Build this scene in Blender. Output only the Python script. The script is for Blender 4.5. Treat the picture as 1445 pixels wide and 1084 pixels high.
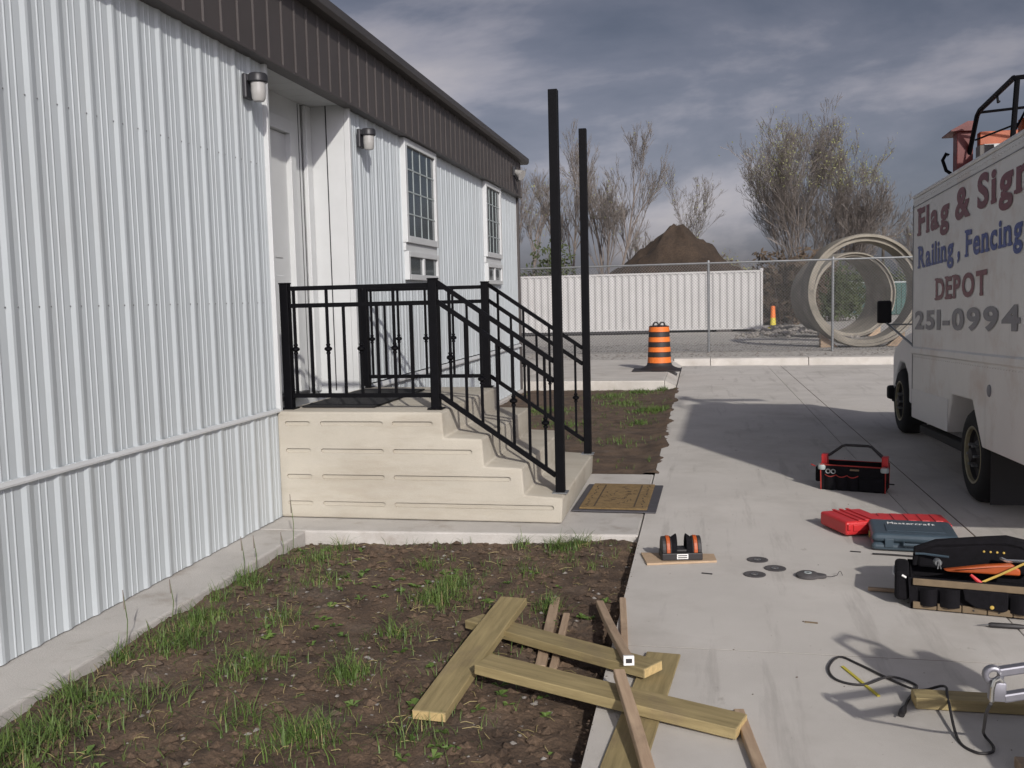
import bpy, bmesh, math, random
from mathutils import Vector, Matrix, noise
R = math.radians
for o in list(bpy.data.objects): bpy.data.objects.remove(o)
S = bpy.context.scene
COL = S.collection

# ------------------------------------------------------------------ camera
cam_d = bpy.data.cameras.new('camera'); cam = bpy.data.objects.new('camera', cam_d); COL.objects.link(cam)
cam_d.sensor_width = 36; cam_d.lens = 36 * 1320 / 1445; cam_d.clip_start = .05; cam_d.clip_end = 3000
yaw, pitch, roll = R(11.445), R(-5.156), R(1.371)
CM = Matrix.Rotation(yaw, 3, 'Z') @ Matrix.Rotation(pitch, 3, 'X') @ Matrix.Rotation(roll, 3, 'Y')
r_, f_, u_ = CM.col[0], CM.col[1], CM.col[2]
cam.matrix_world = Matrix(((r_[0], u_[0], -f_[0], 0), (r_[1], u_[1], -f_[1], 0), (r_[2], u_[2], -f_[2], 1.6), (0, 0, 0, 1)))
S.camera = cam

# ------------------------------------------------------------------ sun, sky, exposure
SUN_EL = R(27.3)
LD = Vector((-.444 * math.cos(SUN_EL), .896 * math.cos(SUN_EL), -math.sin(SUN_EL)))
sd = bpy.data.lights.new('sun', 'SUN'); sd.energy = 2.0; sd.angle = R(1.1); sd.color = (1, .945, .87)
sun = bpy.data.objects.new('sun', sd); COL.objects.link(sun)
sun.rotation_euler = LD.to_track_quat('-Z', 'Y').to_euler()

W = bpy.data.worlds.new('World'); S.world = W; W.use_nodes = True
nt = W.node_tree; N = nt.nodes; Lk = nt.links; N.clear()
def wn(t, **k):
    n = N.new(t)
    for a, b in k.items(): setattr(n, a, b)
    return n
out = wn('ShaderNodeOutputWorld'); bg = wn('ShaderNodeBackground'); bg.inputs[1].default_value = .147
Lk.new(bg.outputs[0], out.inputs[0])
sky = wn('ShaderNodeTexSky', sky_type='NISHITA', sun_disc=False, sun_elevation=SUN_EL, air_density=1.0, dust_density=2.5)
sky.sun_rotation = math.atan2(.444, -.896)
tc = wn('ShaderNodeTexCoord')
mp = wn('ShaderNodeMapping'); Lk.new(tc.outputs['Generated'], mp.inputs[0]); mp.inputs['Location'].default_value = (24.2, 31.6, 2.88); mp.inputs['Scale'].default_value = (1.0, 1.0, 2.6)
n1 = wn('ShaderNodeTexNoise'); Lk.new(mp.outputs[0], n1.inputs[0]); n1.inputs['Scale'].default_value = 2.6; n1.inputs['Detail'].default_value = 7; n1.inputs['Roughness'].default_value = .55; n1.inputs['Distortion'].default_value = .25
rp = wn('ShaderNodeValToRGB'); Lk.new(n1.outputs[0], rp.inputs[0])
e = rp.color_ramp.elements
e[0].position = .33; e[0].color = (.108, .113, .156, 1)
e[1].position = .66; e[1].color = (.52, .47, .485, 1)
for p_, c_ in ((.42, (.146, .149, .198, 1)), (.50, (.205, .202, .255, 1)), (.57, (.37, .345, .39, 1))):
    q = e.new(p_); q.color = c_
# clouds are lit by the sky behind them: their tint times the clear sky's brightness in that direction
bw = wn('ShaderNodeRGBToBW'); Lk.new(sky.outputs[0], bw.inputs[0])
cm = wn('ShaderNodeVectorMath', operation='SCALE'); Lk.new(rp.outputs[0], cm.inputs[0]); pw = wn('ShaderNodeMath', operation='POWER'); pw.inputs[1].default_value = 1.5; Lk.new(bw.outputs[0], pw.inputs[0])
lm = wn('ShaderNodeMath', operation='MULTIPLY_ADD'); lm.inputs[1].default_value = .30; lm.inputs[2].default_value = .9
Lk.new(pw.outputs[0], lm.inputs[0]); Lk.new(lm.outputs[0], cm.inputs['Scale'])
mx = wn('ShaderNodeMix', data_type='RGBA'); mx.inputs[0].default_value = .93
Lk.new(sky.outputs[0], mx.inputs[6]); Lk.new(cm.outputs[0], mx.inputs[7])
Lk.new(mx.outputs[2], bg.inputs[0])
S.view_settings.view_transform = 'Standard'; S.view_settings.look = 'None'; S.view_settings.exposure = .76; S.view_settings.gamma = 1
S.render.engine = 'CYCLES'

# ------------------------------------------------------------------ materials
MATS = {}
def mat(name, col, rough=.6, metal=0, var=.15, vscale=8, bump=0, bscale=60, col2=None, spec=.5, stretch=None, detail=6, speck=0, sscale=300):
    if name in MATS: return MATS[name]
    m = bpy.data.materials.new(name); m.use_nodes = True; t = m.node_tree; b = t.nodes['Principled BSDF']
    b.inputs['Roughness'].default_value = rough; b.inputs['Metallic'].default_value = metal
    b.inputs['Specular IOR Level'].default_value = spec
    c2 = col2 or tuple(c * (1 - var) for c in col); c1 = tuple(min(1, c * (1 + var * .6)) for c in col) if not col2 else col
    co = t.nodes.new('ShaderNodeTexCoord'); mpn = t.nodes.new('ShaderNodeMapping'); t.links.new(co.outputs['Object'], mpn.inputs[0])
    if stretch: mpn.inputs['Scale'].default_value = stretch
    nz = t.nodes.new('ShaderNodeTexNoise'); nz.inputs['Scale'].default_value = vscale; nz.inputs['Detail'].default_value = detail; nz.inputs['Roughness'].default_value = .6
    t.links.new(mpn.outputs[0], nz.inputs[0])
    cr = t.nodes.new('ShaderNodeValToRGB'); cr.color_ramp.elements[0].position = .32; cr.color_ramp.elements[1].position = .68
    cr.color_ramp.elements[0].color = (*c2, 1); cr.color_ramp.elements[1].color = (*c1, 1)
    t.links.new(nz.outputs[0], cr.inputs[0]); last = cr.outputs[0]
    if speck:
        n2 = t.nodes.new('ShaderNodeTexNoise'); n2.inputs['Scale'].default_value = sscale; n2.inputs['Detail'].default_value = 3
        t.links.new(mpn.outputs[0], n2.inputs[0])
        mr = t.nodes.new('ShaderNodeMapRange'); mr.inputs[1].default_value = .3; mr.inputs[2].default_value = .7; mr.inputs[3].default_value = 1 - speck; mr.inputs[4].default_value = 1 + speck * .6
        t.links.new(n2.outputs[0], mr.inputs[0])
        mm = t.nodes.new('ShaderNodeVectorMath'); mm.operation = 'SCALE'; t.links.new(last, mm.inputs[0]); t.links.new(mr.outputs[0], mm.inputs['Scale']); last = mm.outputs[0]
    t.links.new(last, b.inputs['Base Color'])
    if bump:
        n3 = t.nodes.new('ShaderNodeTexNoise'); n3.inputs['Scale'].default_value = bscale; n3.inputs['Detail'].default_value = 5
        t.links.new(mpn.outputs[0], n3.inputs[0])
        bm_ = t.nodes.new('ShaderNodeBump'); bm_.inputs['Strength'].default_value = bump; bm_.inputs['Distance'].default_value = .01
        t.links.new(n3.outputs[0], bm_.inputs['Height']); t.links.new(bm_.outputs[0], b.inputs['Normal'])
    MATS[name] = m
    return m
def stain(m, col, scale, lo, hi, amt, stretch=None, seed=0):
    """irregular stains / wear of the surface itself, mixed over the base colour"""
    t = m.node_tree; b = t.nodes['Principled BSDF']; src = b.inputs['Base Color'].links[0].from_socket
    co = t.nodes.new('ShaderNodeTexCoord'); mpn = t.nodes.new('ShaderNodeMapping'); t.links.new(co.outputs['Object'], mpn.inputs[0])
    mpn.inputs['Location'].default_value = (seed, seed * .7, seed * .3)
    if stretch: mpn.inputs['Scale'].default_value = stretch
    nz = t.nodes.new('ShaderNodeTexNoise'); nz.inputs['Scale'].default_value = scale; nz.inputs['Detail'].default_value = 8; nz.inputs['Roughness'].default_value = .65
    t.links.new(mpn.outputs[0], nz.inputs[0])
    mr = t.nodes.new('ShaderNodeMapRange'); mr.inputs[1].default_value = lo; mr.inputs[2].default_value = hi; mr.inputs[3].default_value = 0; mr.inputs[4].default_value = amt
    t.links.new(nz.outputs[0], mr.inputs[0])
    mixn = t.nodes.new('ShaderNodeMix'); mixn.data_type = 'RGBA'; t.links.new(mr.outputs[0], mixn.inputs[0]); t.links.new(src, mixn.inputs[6]); mixn.inputs[7].default_value = (*col, 1)
    t.links.new(mixn.outputs[2], b.inputs['Base Color'])
    return m

M_wall = mat('white_painted_steel', (.525, .57, .59), .42, 0, .05, 1.2, .02, 40, speck=.02)
stain(M_wall, (.40, .39, .37), 2.2, .55, .8, .35, (1, 1, .25), 3)
M_trimw = mat('white_trim_paint', (.53, .545, .545), .4, 0, .05, 3)
M_brown = mat('brown_painted_steel', (.060, .052, .049), .5, 0, .12, 1.5)
M_roof = mat('dark_brown_roof_steel', (.05, .046, .045), .5, 0, .15, 2)
M_slab = mat('pavement_concrete', (.54, .515, .478), .88, 0, .10, 1.1, .25, 220, speck=.14, sscale=420)
stain(M_slab, (.30, .275, .24), 1.1, .48, .72, .5, None, 1); stain(M_slab, (.26, .24, .22), 2.2, .56, .66, .35, (3.2, .28, 1), 21); stain(M_slab, (.20, .17, .14), 7, .66, .74, .55, (1, .6, 1), 9); stain(M_slab, (.56, .54, .50), 3.4, .55, .75, .4, None, 5)
M_kerb = mat('kerb_concrete', (.52, .495, .455), .9, 0, .12, 2, .25, 160, speck=.10, sscale=250)
stain(M_kerb, (.30, .27, .22), 3, .5, .75, .5, None, 2)
M_pad = mat('foundation_concrete', (.47, .45, .42), .9, 0, .12, 2.2, .3, 150, speck=.12, sscale=300)
stain(M_pad, (.27, .23, .19), 4, .55, .72, .6, None, 4)
M_step = mat('precast_cream_concrete', (.43, .40, .335), .85, 0, .08, 2.2, .15, 120, speck=.06, sscale=260)
stain(M_step, (.30, .26, .20), 2.6, .46, .72, .6, (.5, 1, 2.2), 6); stain(M_step, (.17, .145, .11), 55, .70, .76, .6, None, 33); stain(M_step, (.42, .395, .345), 5, .52, .75, .5, (.4, 1, 1.6), 13)
M_black = mat('black_powder_coat', (.0028, .0028, .004), .55, 0, .25, 20, spec=.12)
M_soil = mat('wet_clay_soil', (.135, .090, .058), .95, 0, .3, 5, 1.0, 45, (.050, .032, .021), detail=10, speck=.35, sscale=120)
stain(M_soil, (.125, .098, .076), 3.2, .55, .72, .7, None, 2)
M_grav = mat('grey_gravel', (.52, .495, .46), .95, 0, .3, 9, .35, 14, (.30, .285, .26), speck=.45, sscale=16)
M_dirt = mat('brown_dirt', (.062, .042, .028), .97, 0, .35, .9, 1, 14, (.034, .024, .017), speck=.3, sscale=12)
M_grass = mat('grass_blade', (.115, .175, .036), .6, 0, .2, 9, 0, 1, (.05, .095, .018))
M_dry = mat('dry_grass_blade', (.30, .25, .11), .7, 0, .2, 9)
M_peb = mat('pebble_stone', (.33, .31, .285), .8, 0, .3, 14, 0, 1, (.12, .105, .09))
M_pine = mat('treated_pine', (.32, .255, .125), .72, 0, .2, 2.5, .25, 30, (.19, .15, .07), stretch=(1.2, 14, 14), detail=9)
M_stick = mat('bare_spruce', (.42, .31, .21), .75, 0, .2, 2.5, .25, 30, (.30, .21, .14), stretch=(1.5, 16, 16), detail=9)
def tone(m, amt):
    t = m.node_tree; b = t.nodes['Principled BSDF']; src = b.inputs['Base Color'].links[0].from_socket
    oi = t.nodes.new('ShaderNodeObjectInfo'); mr = t.nodes.new('ShaderNodeMapRange'); mr.inputs[3].default_value = 1 - amt; mr.inputs[4].default_value = 1 + amt; t.links.new(oi.outputs['Random'], mr.inputs[0])
    vm = t.nodes.new('ShaderNodeVectorMath'); vm.operation = 'SCALE'; t.links.new(src, vm.inputs[0]); t.links.new(mr.outputs[0], vm.inputs['Scale']); t.links.new(vm.outputs[0], b.inputs['Base Color'])
for m_, k_ in ((M_pine, 1), (M_stick, 2)):
    stain(m_, (.10, .065, .03), 13, .67, .71, .85, (.6, 1.3, 1.3), 20 + k_); stain(m_, (.15, .11, .075), 3.5, .56, .74, .6, None, 40 + k_); tone(m_, .14)
M_end = mat('pine_end_grain', (.50, .37, .17), .8, 0, .2, 60)
M_rub = mat('black_rubber', (.006, .006, .007), .85, 0, .3, 12, .2, 90)
M_matedge = mat('grey_rubber_border', (.06, .058, .065), .7, 0, .2, 14, .2, 90)
M_coir = mat('coir_fibre', (.30, .20, .085), .98, 0, .3, 25, 1, 240, (.19, .125, .05), speck=.4, sscale=500)
M_coird = mat('dark_coir_print', (.075, .05, .028), .98, 0, .3, 40, .6, 240)
M_glass = mat('dark_window_glass', (.05, .065, .072), .06, 0, .2, 1.5, spec=.9)
M_munt = mat('pale_muntin', (.34, .38, .38), .5, 0, .05, 5)
M_frost = mat('frosted_jar_glass', (.36, .355, .34), .25, 0, .1, 9)
M_lampb = mat('charcoal_lamp_metal', (.03, .03, .034), .45, .2, .2, 20)
M_cont = mat('container_white_paint', (.47, .465, .455), .55, 0, .06, 1.2)
stain(M_cont, (.40, .33, .27), 1.5, .6, .78, .4, (1, 1, .3), 8); stain(M_cont, (.20, .11, .07), 5, .68, .76, .7, (1, 1, .35), 18)
M_pipe = mat('weathered_pipe_concrete', (.31, .285, .235), .93, 0, .2, 1.6, .35, 40, (.19, .172, .14), speck=.12, sscale=40)
M_galv = mat('galvanised_steel', (.24, .25, .255), .45, .6, .15, 15)
M_wire = mat('galvanised_wire', (.15, .155, .16), .5, .4, .1, 5)
M_or = mat('barrel_orange', (.72, .17, .025), .55, 0, .12, 9)
M_bblk = mat('barrel_black', (.022, .02, .021), .6, 0, .2, 9)
M_truck = mat('dirty_white_truck_paint', (.72, .71, .685), .45, 0, .06, 1.5)
stain(M_truck, (.46, .33, .25), 1.9, .54, .74, .5, (1, 1, 1.2), 3); stain(M_truck, (.42, .40, .37), 3.2, .55, .8, .35, (1, 2.5, .35), 11)
M_tw2 = mat('clean_white_panel', (.66, .66, .66), .4, 0, .04, 3)
M_tyre = mat('tyre_rubber', (.007, .007, .008), .85, 0, .3, 20)
M_rim = mat('dirty_cream_rim', (.26, .235, .15), .5, .1, .3, 10)
M_under = mat('black_underbody', (.008, .008, .009), .8, 0, .2, 10)
M_maroon = mat('maroon_vinyl', (.14, .006, .022), .45, 0, .15, 6)
M_blue = mat('blue_vinyl', (.014, .045, .25), .45, 0, .15, 6)
M_greyv = mat('grey_vinyl', (.17, .17, .19), .45, 0, .15, 6)
M_red = mat('red_paint', (.12, .010, .008), .5, 0, .2, 6)
M_redp = mat('red_plastic', (.52, .025, .028), .42, 0, .12, 8)
M_ora = mat('orange_paint', (.38, .075, .014), .5, 0, .2, 6)
M_nylon = mat('black_nylon', (.0065, .006, .008), .9, 0, .3, 40, .4, 300, spec=.2)
M_navy = mat('navy_plastic_case', (.045, .068, .088), .42, 0, .1, 8)
M_tan = mat('tan_leather', (.17, .125, .075), .8, 0, .2, 12)
M_redt = mat('red_binding', (.33, .03, .022), .7, 0, .2, 20)
M_chrome = mat('bright_steel', (.62, .62, .60), .2, .9, .1, 10)
M_disc = mat('abrasive_disc', (.075, .07, .072), .9, 0, .2, 50, .3, 300)
M_white = mat('white_print', (.78, .78, .76), .5, 0, .04, 6)
M_ply = mat('plywood', (.44, .32, .21), .75, 0, .15, 5, .1, 60, stretch=(3, 14, 14))
M_yel = mat('yellow_paint', (.55, .47, .05), .6, 0, .15, 12)
M_ochre = mat('ochre_pencil', (.48, .33, .07), .6, 0, .15, 12)
M_alu = mat('cast_aluminium', (.26, .26, .29), .45, .7, .12, 14)
M_bark = mat('grey_brown_bark', (.19, .16, .14), .95, 0, .25, 2)
M_twig = mat('bare_twigs', (.25, .222, .20), .95, 0, .25, .4)
M_leafy = mat('budding_leaves', (.22, .23, .10), .8, 0, .35, .6)
M_leafd = mat('dark_brush_leaves', (.05, .065, .022), .85, 0, .4, .8)
M_brushb = mat('brown_brush', (.085, .062, .042), .9, 0, .35, .8)
M_teal = mat('teal_slat', (.028, .085, .075), .6, 0, .3, 1.5)
M_pole = mat('weathered_pole', (.10, .085, .07), .9, 0, .2, 5)

# ------------------------------------------------------------------ mesh builder
class MB:
    def __init__(s): s.v = []; s.f = []; s.m = []
    def add(s, vs, fs, mi=0):
        o = len(s.v); s.v += [tuple(a) for a in vs]; s.f += [tuple(i + o for i in f) for f in fs]; s.m += [mi] * len(fs); return s
    def bx(s, x0, x1, y0, y1, z0, z1, mi=0):
        v = [(x0,y0,z0),(x1,y0,z0),(x1,y1,z0),(x0,y1,z0),(x0,y0,z1),(x1,y0,z1),(x1,y1,z1),(x0,y1,z1)]
        return s.add(v, [(0,3,2,1),(4,5,6,7),(0,1,5,4),(1,2,6,5),(2,3,7,6),(3,0,4,7)], mi)
    def bar(s, p0, p1, w, h, mi=0, up=(0,0,1)):
        p0 = Vector(p0); p1 = Vector(p1); d = (p1 - p0).normalized(); u = Vector(up)
        if abs(d.dot(u)) > .98: u = Vector((1,0,0))
        r = d.cross(u).normalized(); u = r.cross(d).normalized()
        v = []
        for p in (p0, p1):
            for a, b in ((-1,-1),(1,-1),(1,1),(-1,1)): v.append(p + r * (a * w / 2) + u * (b * h / 2))
        return s.add(v, [(0,3,2,1)[::-1],(4,5,6,7)[::-1],(0,1,5,4)[::-1],(1,2,6,5)[::-1],(2,3,7,6)[::-1],(3,0,4,7)[::-1]], mi)
    def cyl(s, p0, p1, r0, r1=None, n=16, cap=True, mi=0):
        return s.tube([p0, p1], [r0, r0 if r1 is None else r1], n, cap, mi)
    def tube(s, pts, rad, n=8, cap=True, mi=0):
        pts = [Vector(p) for p in pts]; k = len(pts)
        if not isinstance(rad, (list, tuple)): rad = [rad] * k
        v = []; pu = None
        for i in range(k):
            d = (pts[min(i+1,k-1)] - pts[max(i-1,0)])
            d = d.normalized() if d.length > 1e-9 else Vector((0,0,1))
            if pu is None: u = d.orthogonal().normalized()
            else:
                u = pu - d * pu.dot(d); u = u.normalized() if u.length > 1e-6 else d.orthogonal().normalized()
            pu = u; w = d.cross(u)
            for j in range(n):
                a = 2 * math.pi * j / n; v.append(pts[i] + (u * math.cos(a) + w * math.sin(a)) * rad[i])
        f = [(i*n+j, i*n+(j+1)%n, (i+1)*n+(j+1)%n, (i+1)*n+j) for i in range(k-1) for j in range(n)]
        if cap: f += [tuple(range(n))[::-1], tuple(range((k-1)*n, k*n))]
        return s.add(v, f, mi)
    def lathe(s, prof, c=(0,0,0), n=24, axis='z', mi=0, closed=False):
        v = []; k = len(prof)
        for r, h in prof:
            for j in range(n):
                a = 2 * math.pi * j / n; x, y = r * math.cos(a), r * math.sin(a)
                p = (x, y, h) if axis == 'z' else ((h, x, y) if axis == 'x' else (y, h, x))
                v.append((c[0]+p[0], c[1]+p[1], c[2]+p[2]))
        f = [(i*n+j, i*n+(j+1)%n, (i+1)*n+(j+1)%n, (i+1)*n+j) for i in range(k-1) for j in range(n)]
        if closed: f += [((k-1)*n+j, (k-1)*n+(j+1)%n, (j+1)%n, j) for j in range(n)]
        return s.add(v, f, mi)
    def prism(s, poly, a, b, plane='xz', mi=0):
        n = len(poly)
        P = {'xz': lambda u, w, t: (u, t, w), 'yz': lambda u, w, t: (t, u, w), 'xy': lambda u, w, t: (u, w, t)}[plane]
        v = [P(u, w, a) for u, w in poly] + [P(u, w, b) for u, w in poly]
        f = [tuple(range(n)), tuple(range(n, 2*n))[::-1]] + [(i, i+n, (i+1)%n+n, (i+1)%n) for i in range(n)]
        return s.add(v, f, mi)
    def mesh(s, name, mats, smooth=False, bevel=0, seg=2, fix=True):
        me = bpy.data.meshes.new(name); me.from_pydata(s.v, [], s.f)
        for m in (mats if isinstance(mats, (list, tuple)) else [mats]): me.materials.append(m)
        if isinstance(mats, (list, tuple)): me.polygons.foreach_set('material_index', s.m)
        if fix or bevel:
            b = bmesh.new(); b.from_mesh(me)
            if fix: bmesh.ops.recalc_face_normals(b, faces=b.faces)
            if bevel: bmesh.ops.bevel(b, geom=[e for e in b.edges if e.is_manifold and e.calc_face_angle(0) > .5], offset=bevel, segments=seg, affect='EDGES', profile=.5)
            b.to_mesh(me); b.free()
        if smooth:
            me.polygons.foreach_set('use_smooth', [True] * len(me.polygons))
            if smooth != 'all': me.set_sharp_from_angle(angle=R(38))
        me.update(); return me
    def build(s, name, mats, parent=None, **k):
        return put(name, s.mesh(name, mats, **k), parent)
def put(name, me, parent=None, loc=None, rot=None):
    o = bpy.data.objects.new(name, me); COL.objects.link(o)
    if parent: o.parent = parent
    if loc: o.location = loc
    if rot: o.rotation_euler = rot
    return o
def tag(o, label, cat, group=None):
    o['label'] = label; o['category'] = cat
    if group: o['group'] = group
    return o
def thing(name, label, cat, loc=(0,0,0), rot=(0,0,0), group=None):
    return tag(put(name, None, None, loc, rot), label, cat, group)
def struct(o): o['kind'] = 'structure'; return o
def stuff(o): o['kind'] = 'stuff'; return o
def copy_tree(o, parent=None):
    c = o.copy(); COL.objects.link(c); c.parent = parent
    for ch in list(o.children): copy_tree(ch, c)
    return c

# ================================================================== SETTING
# ground sheet: low around the yard, stepped up to the gravel lot behind the far kerb
g = MB(); B = 900
g.add([(-B,-B,-.16),(B,-B,-.16),(B,22.1,-.16),(-B,22.1,-.16),(-B,22.1,.11),(B,22.1,.11),(B,B,.11),(-B,B,.11)], [(0,1,2,3),(3,2,5,4),(4,5,6,7)])
struct(g.build('ground', M_grav))

# soil beds
rnd = random.Random(4)
def soil_h(x, y, base, amp):
    return base + amp * (noise.noise(Vector((x*1.4, y*1.4, 3))) * .6 + noise.noise(Vector((x*4.5, y*4.5, 8))) * .45 + abs(noise.noise(Vector((x*13, y*13, 1)))) * .5 + noise.noise(Vector((x*30, y*30, 5))) * .18)
def soil_near(x, y):
    b = -.055 - .05 * max(0, 1 - abs(y - 6.1) / .8) * max(0, min(1, (-.6 - x) / 1.2))
    ed = min(1, (-.41 - x) / .12); b -= .02 * (1 - ed)
    return soil_h(x, y, b, .048)
def soil_far(x, y):
    e_ = max(0, min(1, (x + .62) / .2))
    return soil_h(x, y, -.035 + .037*e_, .03 + .01*e_) + e_*.02*noise.noise(Vector((x*2, y*2.3, 31))) - max(0, x + .40) * .5
def soil_sheet(name, x0, x1, y0, y1, st, fn):
    nx = int((x1-x0)/st)+1; ny = int((y1-y0)/st)+1; v = []; f = []
    for j in range(ny):
        for i in range(nx):
            x = x0 + (x1-x0)*i/(nx-1); y = y0 + (y1-y0)*j/(ny-1); v.append((x, y, fn(x, y)))
    f = [(j*nx+i, j*nx+i+1, (j+1)*nx+i+1, (j+1)*nx+i) for j in range(ny-1) for i in range(nx-1)]
    b = MB(); b.add(v, f); return struct(b.build(name, M_soil, smooth='all', fix=False))
soil_sheet('soil_bed_near', -2.80, -.405, -1.5, 6.30, .024, soil_near)
soil_sheet('soil_bed_far', -3.12, -.335, 8.44, 16.42, .04, soil_far)

# foundation strip, stair pad
fs = struct(MB().bx(-3.6, -2.765, -2.0, 6.12, -.3, -.002).build('foundation_strip', M_pad, bevel=.012))
pad = struct(MB().prism([(-2.76, 6.13), (-.418, 6.245), (-.418, 8.43), (-3.6, 8.43), (-3.6, 6.13)], -.3, -.004, 'xy').build('stair_pad', M_pad, bevel=.014))
fs2 = struct(MB().bx(-3.6, -3.05, 8.44, 16.3, -.3, .015).build('foundation_ledge', M_pad, bevel=.012))

# pavement: slabs with real joints
walk = struct(put('sidewalk', None))
ys = [-7.6, -1.7, 4.205, 10.11, 16.02, 21.62]
for a, b in zip(ys[:-1], ys[1:]):
    MB().bx(-.408, 1.453, a+.003, b-.003, -.14, 0).build('slab', M_slab, walk)
gut = struct(put('gutter_strip', None))
for a, b in zip(ys[:-1], ys[1:]):
    MB().bx(1.464, 1.742, a+.003, b-.003, -.14, -.006).build('slab', M_slab, gut, bevel=.003)
drv = struct(put('driveway', None))
for a, b in zip(ys[:-1], ys[1:]):
    for x0, x1 in ((1.75, 5.9), (5.9, 10.05), (10.05, 14.2)):
        MB().bx(x0+.004, x1-.004, a+.003, b-.003, -.14, -.008).build('slab', M_slab, drv, bevel=.003)
for b in ys[1:-1]:
    MB().bx(-.407, 1.452, b-.0028, b+.0028, -.13, -.0012).build('joint_filler', M_soil, walk)
for a, b in ((1.4535, 1.4635), (1.7425, 1.7535)): MB().bx(a, b, -7.5, 21.6, -.13, -.011).build('joint_filler', M_soil, walk)
wk2 = struct(put('raised_walk', None))
for x0, x1, y0 in ((-6.0, -3.25, 16.45), (-3.24, -.62, 16.45)):
    MB().bx(x0, x1, y0, 22.05, -.14, .13).build('slab', M_kerb, wk2, bevel=.02)
# ramped corner between walk and kerb
b = MB(); b.add([(-.612,16.5,.128),(-.43,16.7,.01),(-.43,21.62,.01),(-.612,21.62,.128),(-.612,16.5,-.1),(-.43,16.7,-.1),(-.43,21.62,-.1),(-.612,21.62,-.1)],
   [(0,1,2,3),(4,7,6,5),(0,4,5,1),(1,5,6,2),(2,6,7,3),(3,7,4,0)])
b.build('ramp', M_kerb, wk2)
kb = struct(put('far_kerb', None))
xs = [-.60, .22, 2.36, 4.5, 6.64, 8.78, 10.92, 13.06]
for i, (a, b_) in enumerate(zip(xs[:-1], xs[1:])):
    MB().prism([(21.64, -.14), (21.66, .12), (21.70, .16), (22.08, .165), (22.08, -.14)], a+.006, b_-.006, 'yz').build('kerb_stone', M_kerb, kb, bevel=.008)

# ================================================================== BUILDING
WX = -3.13
bld = thing('metal_building', 'long white ribbed metal building with brown fascia and recessed door', 'building')
PITCH = .2285
def panel_profile(nrib, up=.0105):
    """(offset along wall, depth) profile, one big rib and two small ribs per pitch"""
    P = [(0, 0)]
    for k in range(nrib):
        o = k * PITCH
        P += [(o+.008, 0), (o+.034, up), (o+.052, up), (o+.094, 0), (o+.124, 0), (o+.130, .003), (o+.134, .003), (o+.142, 0), (o+.172, 0), (o+.178, .003), (o+.182, .003), (o+.190, 0)]
    P.append((nrib * PITCH, 0)); return P
def wall_panel(y0, nrib, z0, z1, x, width=None, name='wall_panel'):
    P = panel_profile(nrib)
    if width: P = [p for p in P if p[0] < width - .001] + [(width, 0)]
    v = [(x + d, y0 + o, z0) for o, d in P] + [(x + d, y0 + o, z1) for o, d in P]; n = len(P)
    b = MB(); b.add(v, [(i, i+1, n+i+1, n+i) for i in range(n-1)])
    return b.build(name, M_wall, bld, fix=False)
def run(y0, y1, z0, z1, x):
    y = y0
    while y < y1 - .02:
        wall_panel(y, 4, z0, z1, x, min(PITCH * 4, y1 - y)); y += PITCH * 4
run(6.505 - PITCH*4*10, 6.505, .80, 3.42, WX)
run(6.505 - PITCH*4*10, 6.505, .004, .83, WX + .012)
run(8.215, 9.70, .83, 3.42, WX); run(9.70, 16.15, .83, 3.42, WX - .001)
run(8.215, 16.15, .02, .80, WX + .012)
# flashing between skirt and wall
b = MB(); b.prism([(WX+.01, .800), (WX+.036, .800), (WX+.036, .810), (WX+.024, .826), (WX+.01, .826)], -2.6, 6.505, 'xz'); b.build('skirt_flashing', M_trimw, bld)
b = MB(); b.prism([(WX+.01, .775), (WX+.052, .775), (WX+.052, .79), (WX+.03, .82), (WX+.01, .82)], 8.215, 16.15, 'xz'); b.build('skirt_flashing', M_trimw, bld)
# corner trims of the recess
MB().bx(WX-.02, WX+.034, 6.507, 6.545, .01, 3.42).build('corner_trim', M_trimw, bld, bevel=.004)
MB().bx(WX-.02, WX+.034, 8.170, 8.213, .02, 3.40).build('corner_trim', M_trimw, bld, bevel=.004)
MB().bx(WX-.03, WX+.045, 16.14, 16.22, .02, 3.42).build('corner_trim', M_brown, bld, bevel=.004)
MB().bx(WX-.4, WX+.02, 16.222, 16.23, .02, 3.9).build('gable_wall', M_wall, bld)
MB().bx(-12, WX-.05, 16.20, 16.221, -.1, 3.95).build('gable_wall', M_wall, bld)
MB().bx(-12, -3.61, -2.7, 16.19, 3.7, 3.95).build('ceiling', M_trimw, bld)
MB().bx(-12, -11.9, -2.7, 16.19, -.1, 3.69).build('rear_wall', M_wall, bld)
MB().bx(-11.9, WX-.05, -2.72, -2.65, -.1, 3.95).build('gable_wall', M_wall, bld)
# recess: back wall, return walls, soffit, door
MB().bx(-3.60, -3.505, 6.2, 8.30, -.1, 3.47).build('recess_back_wall', M_trimw, bld)
MB().bx(-3.504, WX-.021, 8.172, 8.30, .02, 3.47).build('recess_return_wall', M_trimw, bld)
MB().bx(-3.504, WX-.021, 6.40, 6.543, .02, 3.47).build('recess_return_wall', M_trimw, bld)
for x in (-3.32,): MB().bx(x-.004, x+.004, 8.166, 8.1715, .8, 3.40).build('panel_seam', M_lampb, bld)
b = MB()
for k in range(7): b.bx(-3.50, WX+.06, 6.55+k*.231, 6.55+k*.231+.225, 3.385, 3.40)
for k, o_ in enumerate(range(7)): pass
b.build('soffit', M_trimw, bld)
MB().bx(-3.5, -3.46, 8.05, 8.168, .8, 3.38).build('recess_corner_post', M_trimw, bld, bevel=.006)
MB().bx(-3.5046, -3.5025, 8.030, 8.042, .8, 3.38).build('corner_reveal', M_lampb, bld); MB().bx(-3.5046, -3.5025, 7.97, 7.98, .8, 3.38).build('corner_reveal', M_lampb, bld)
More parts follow.
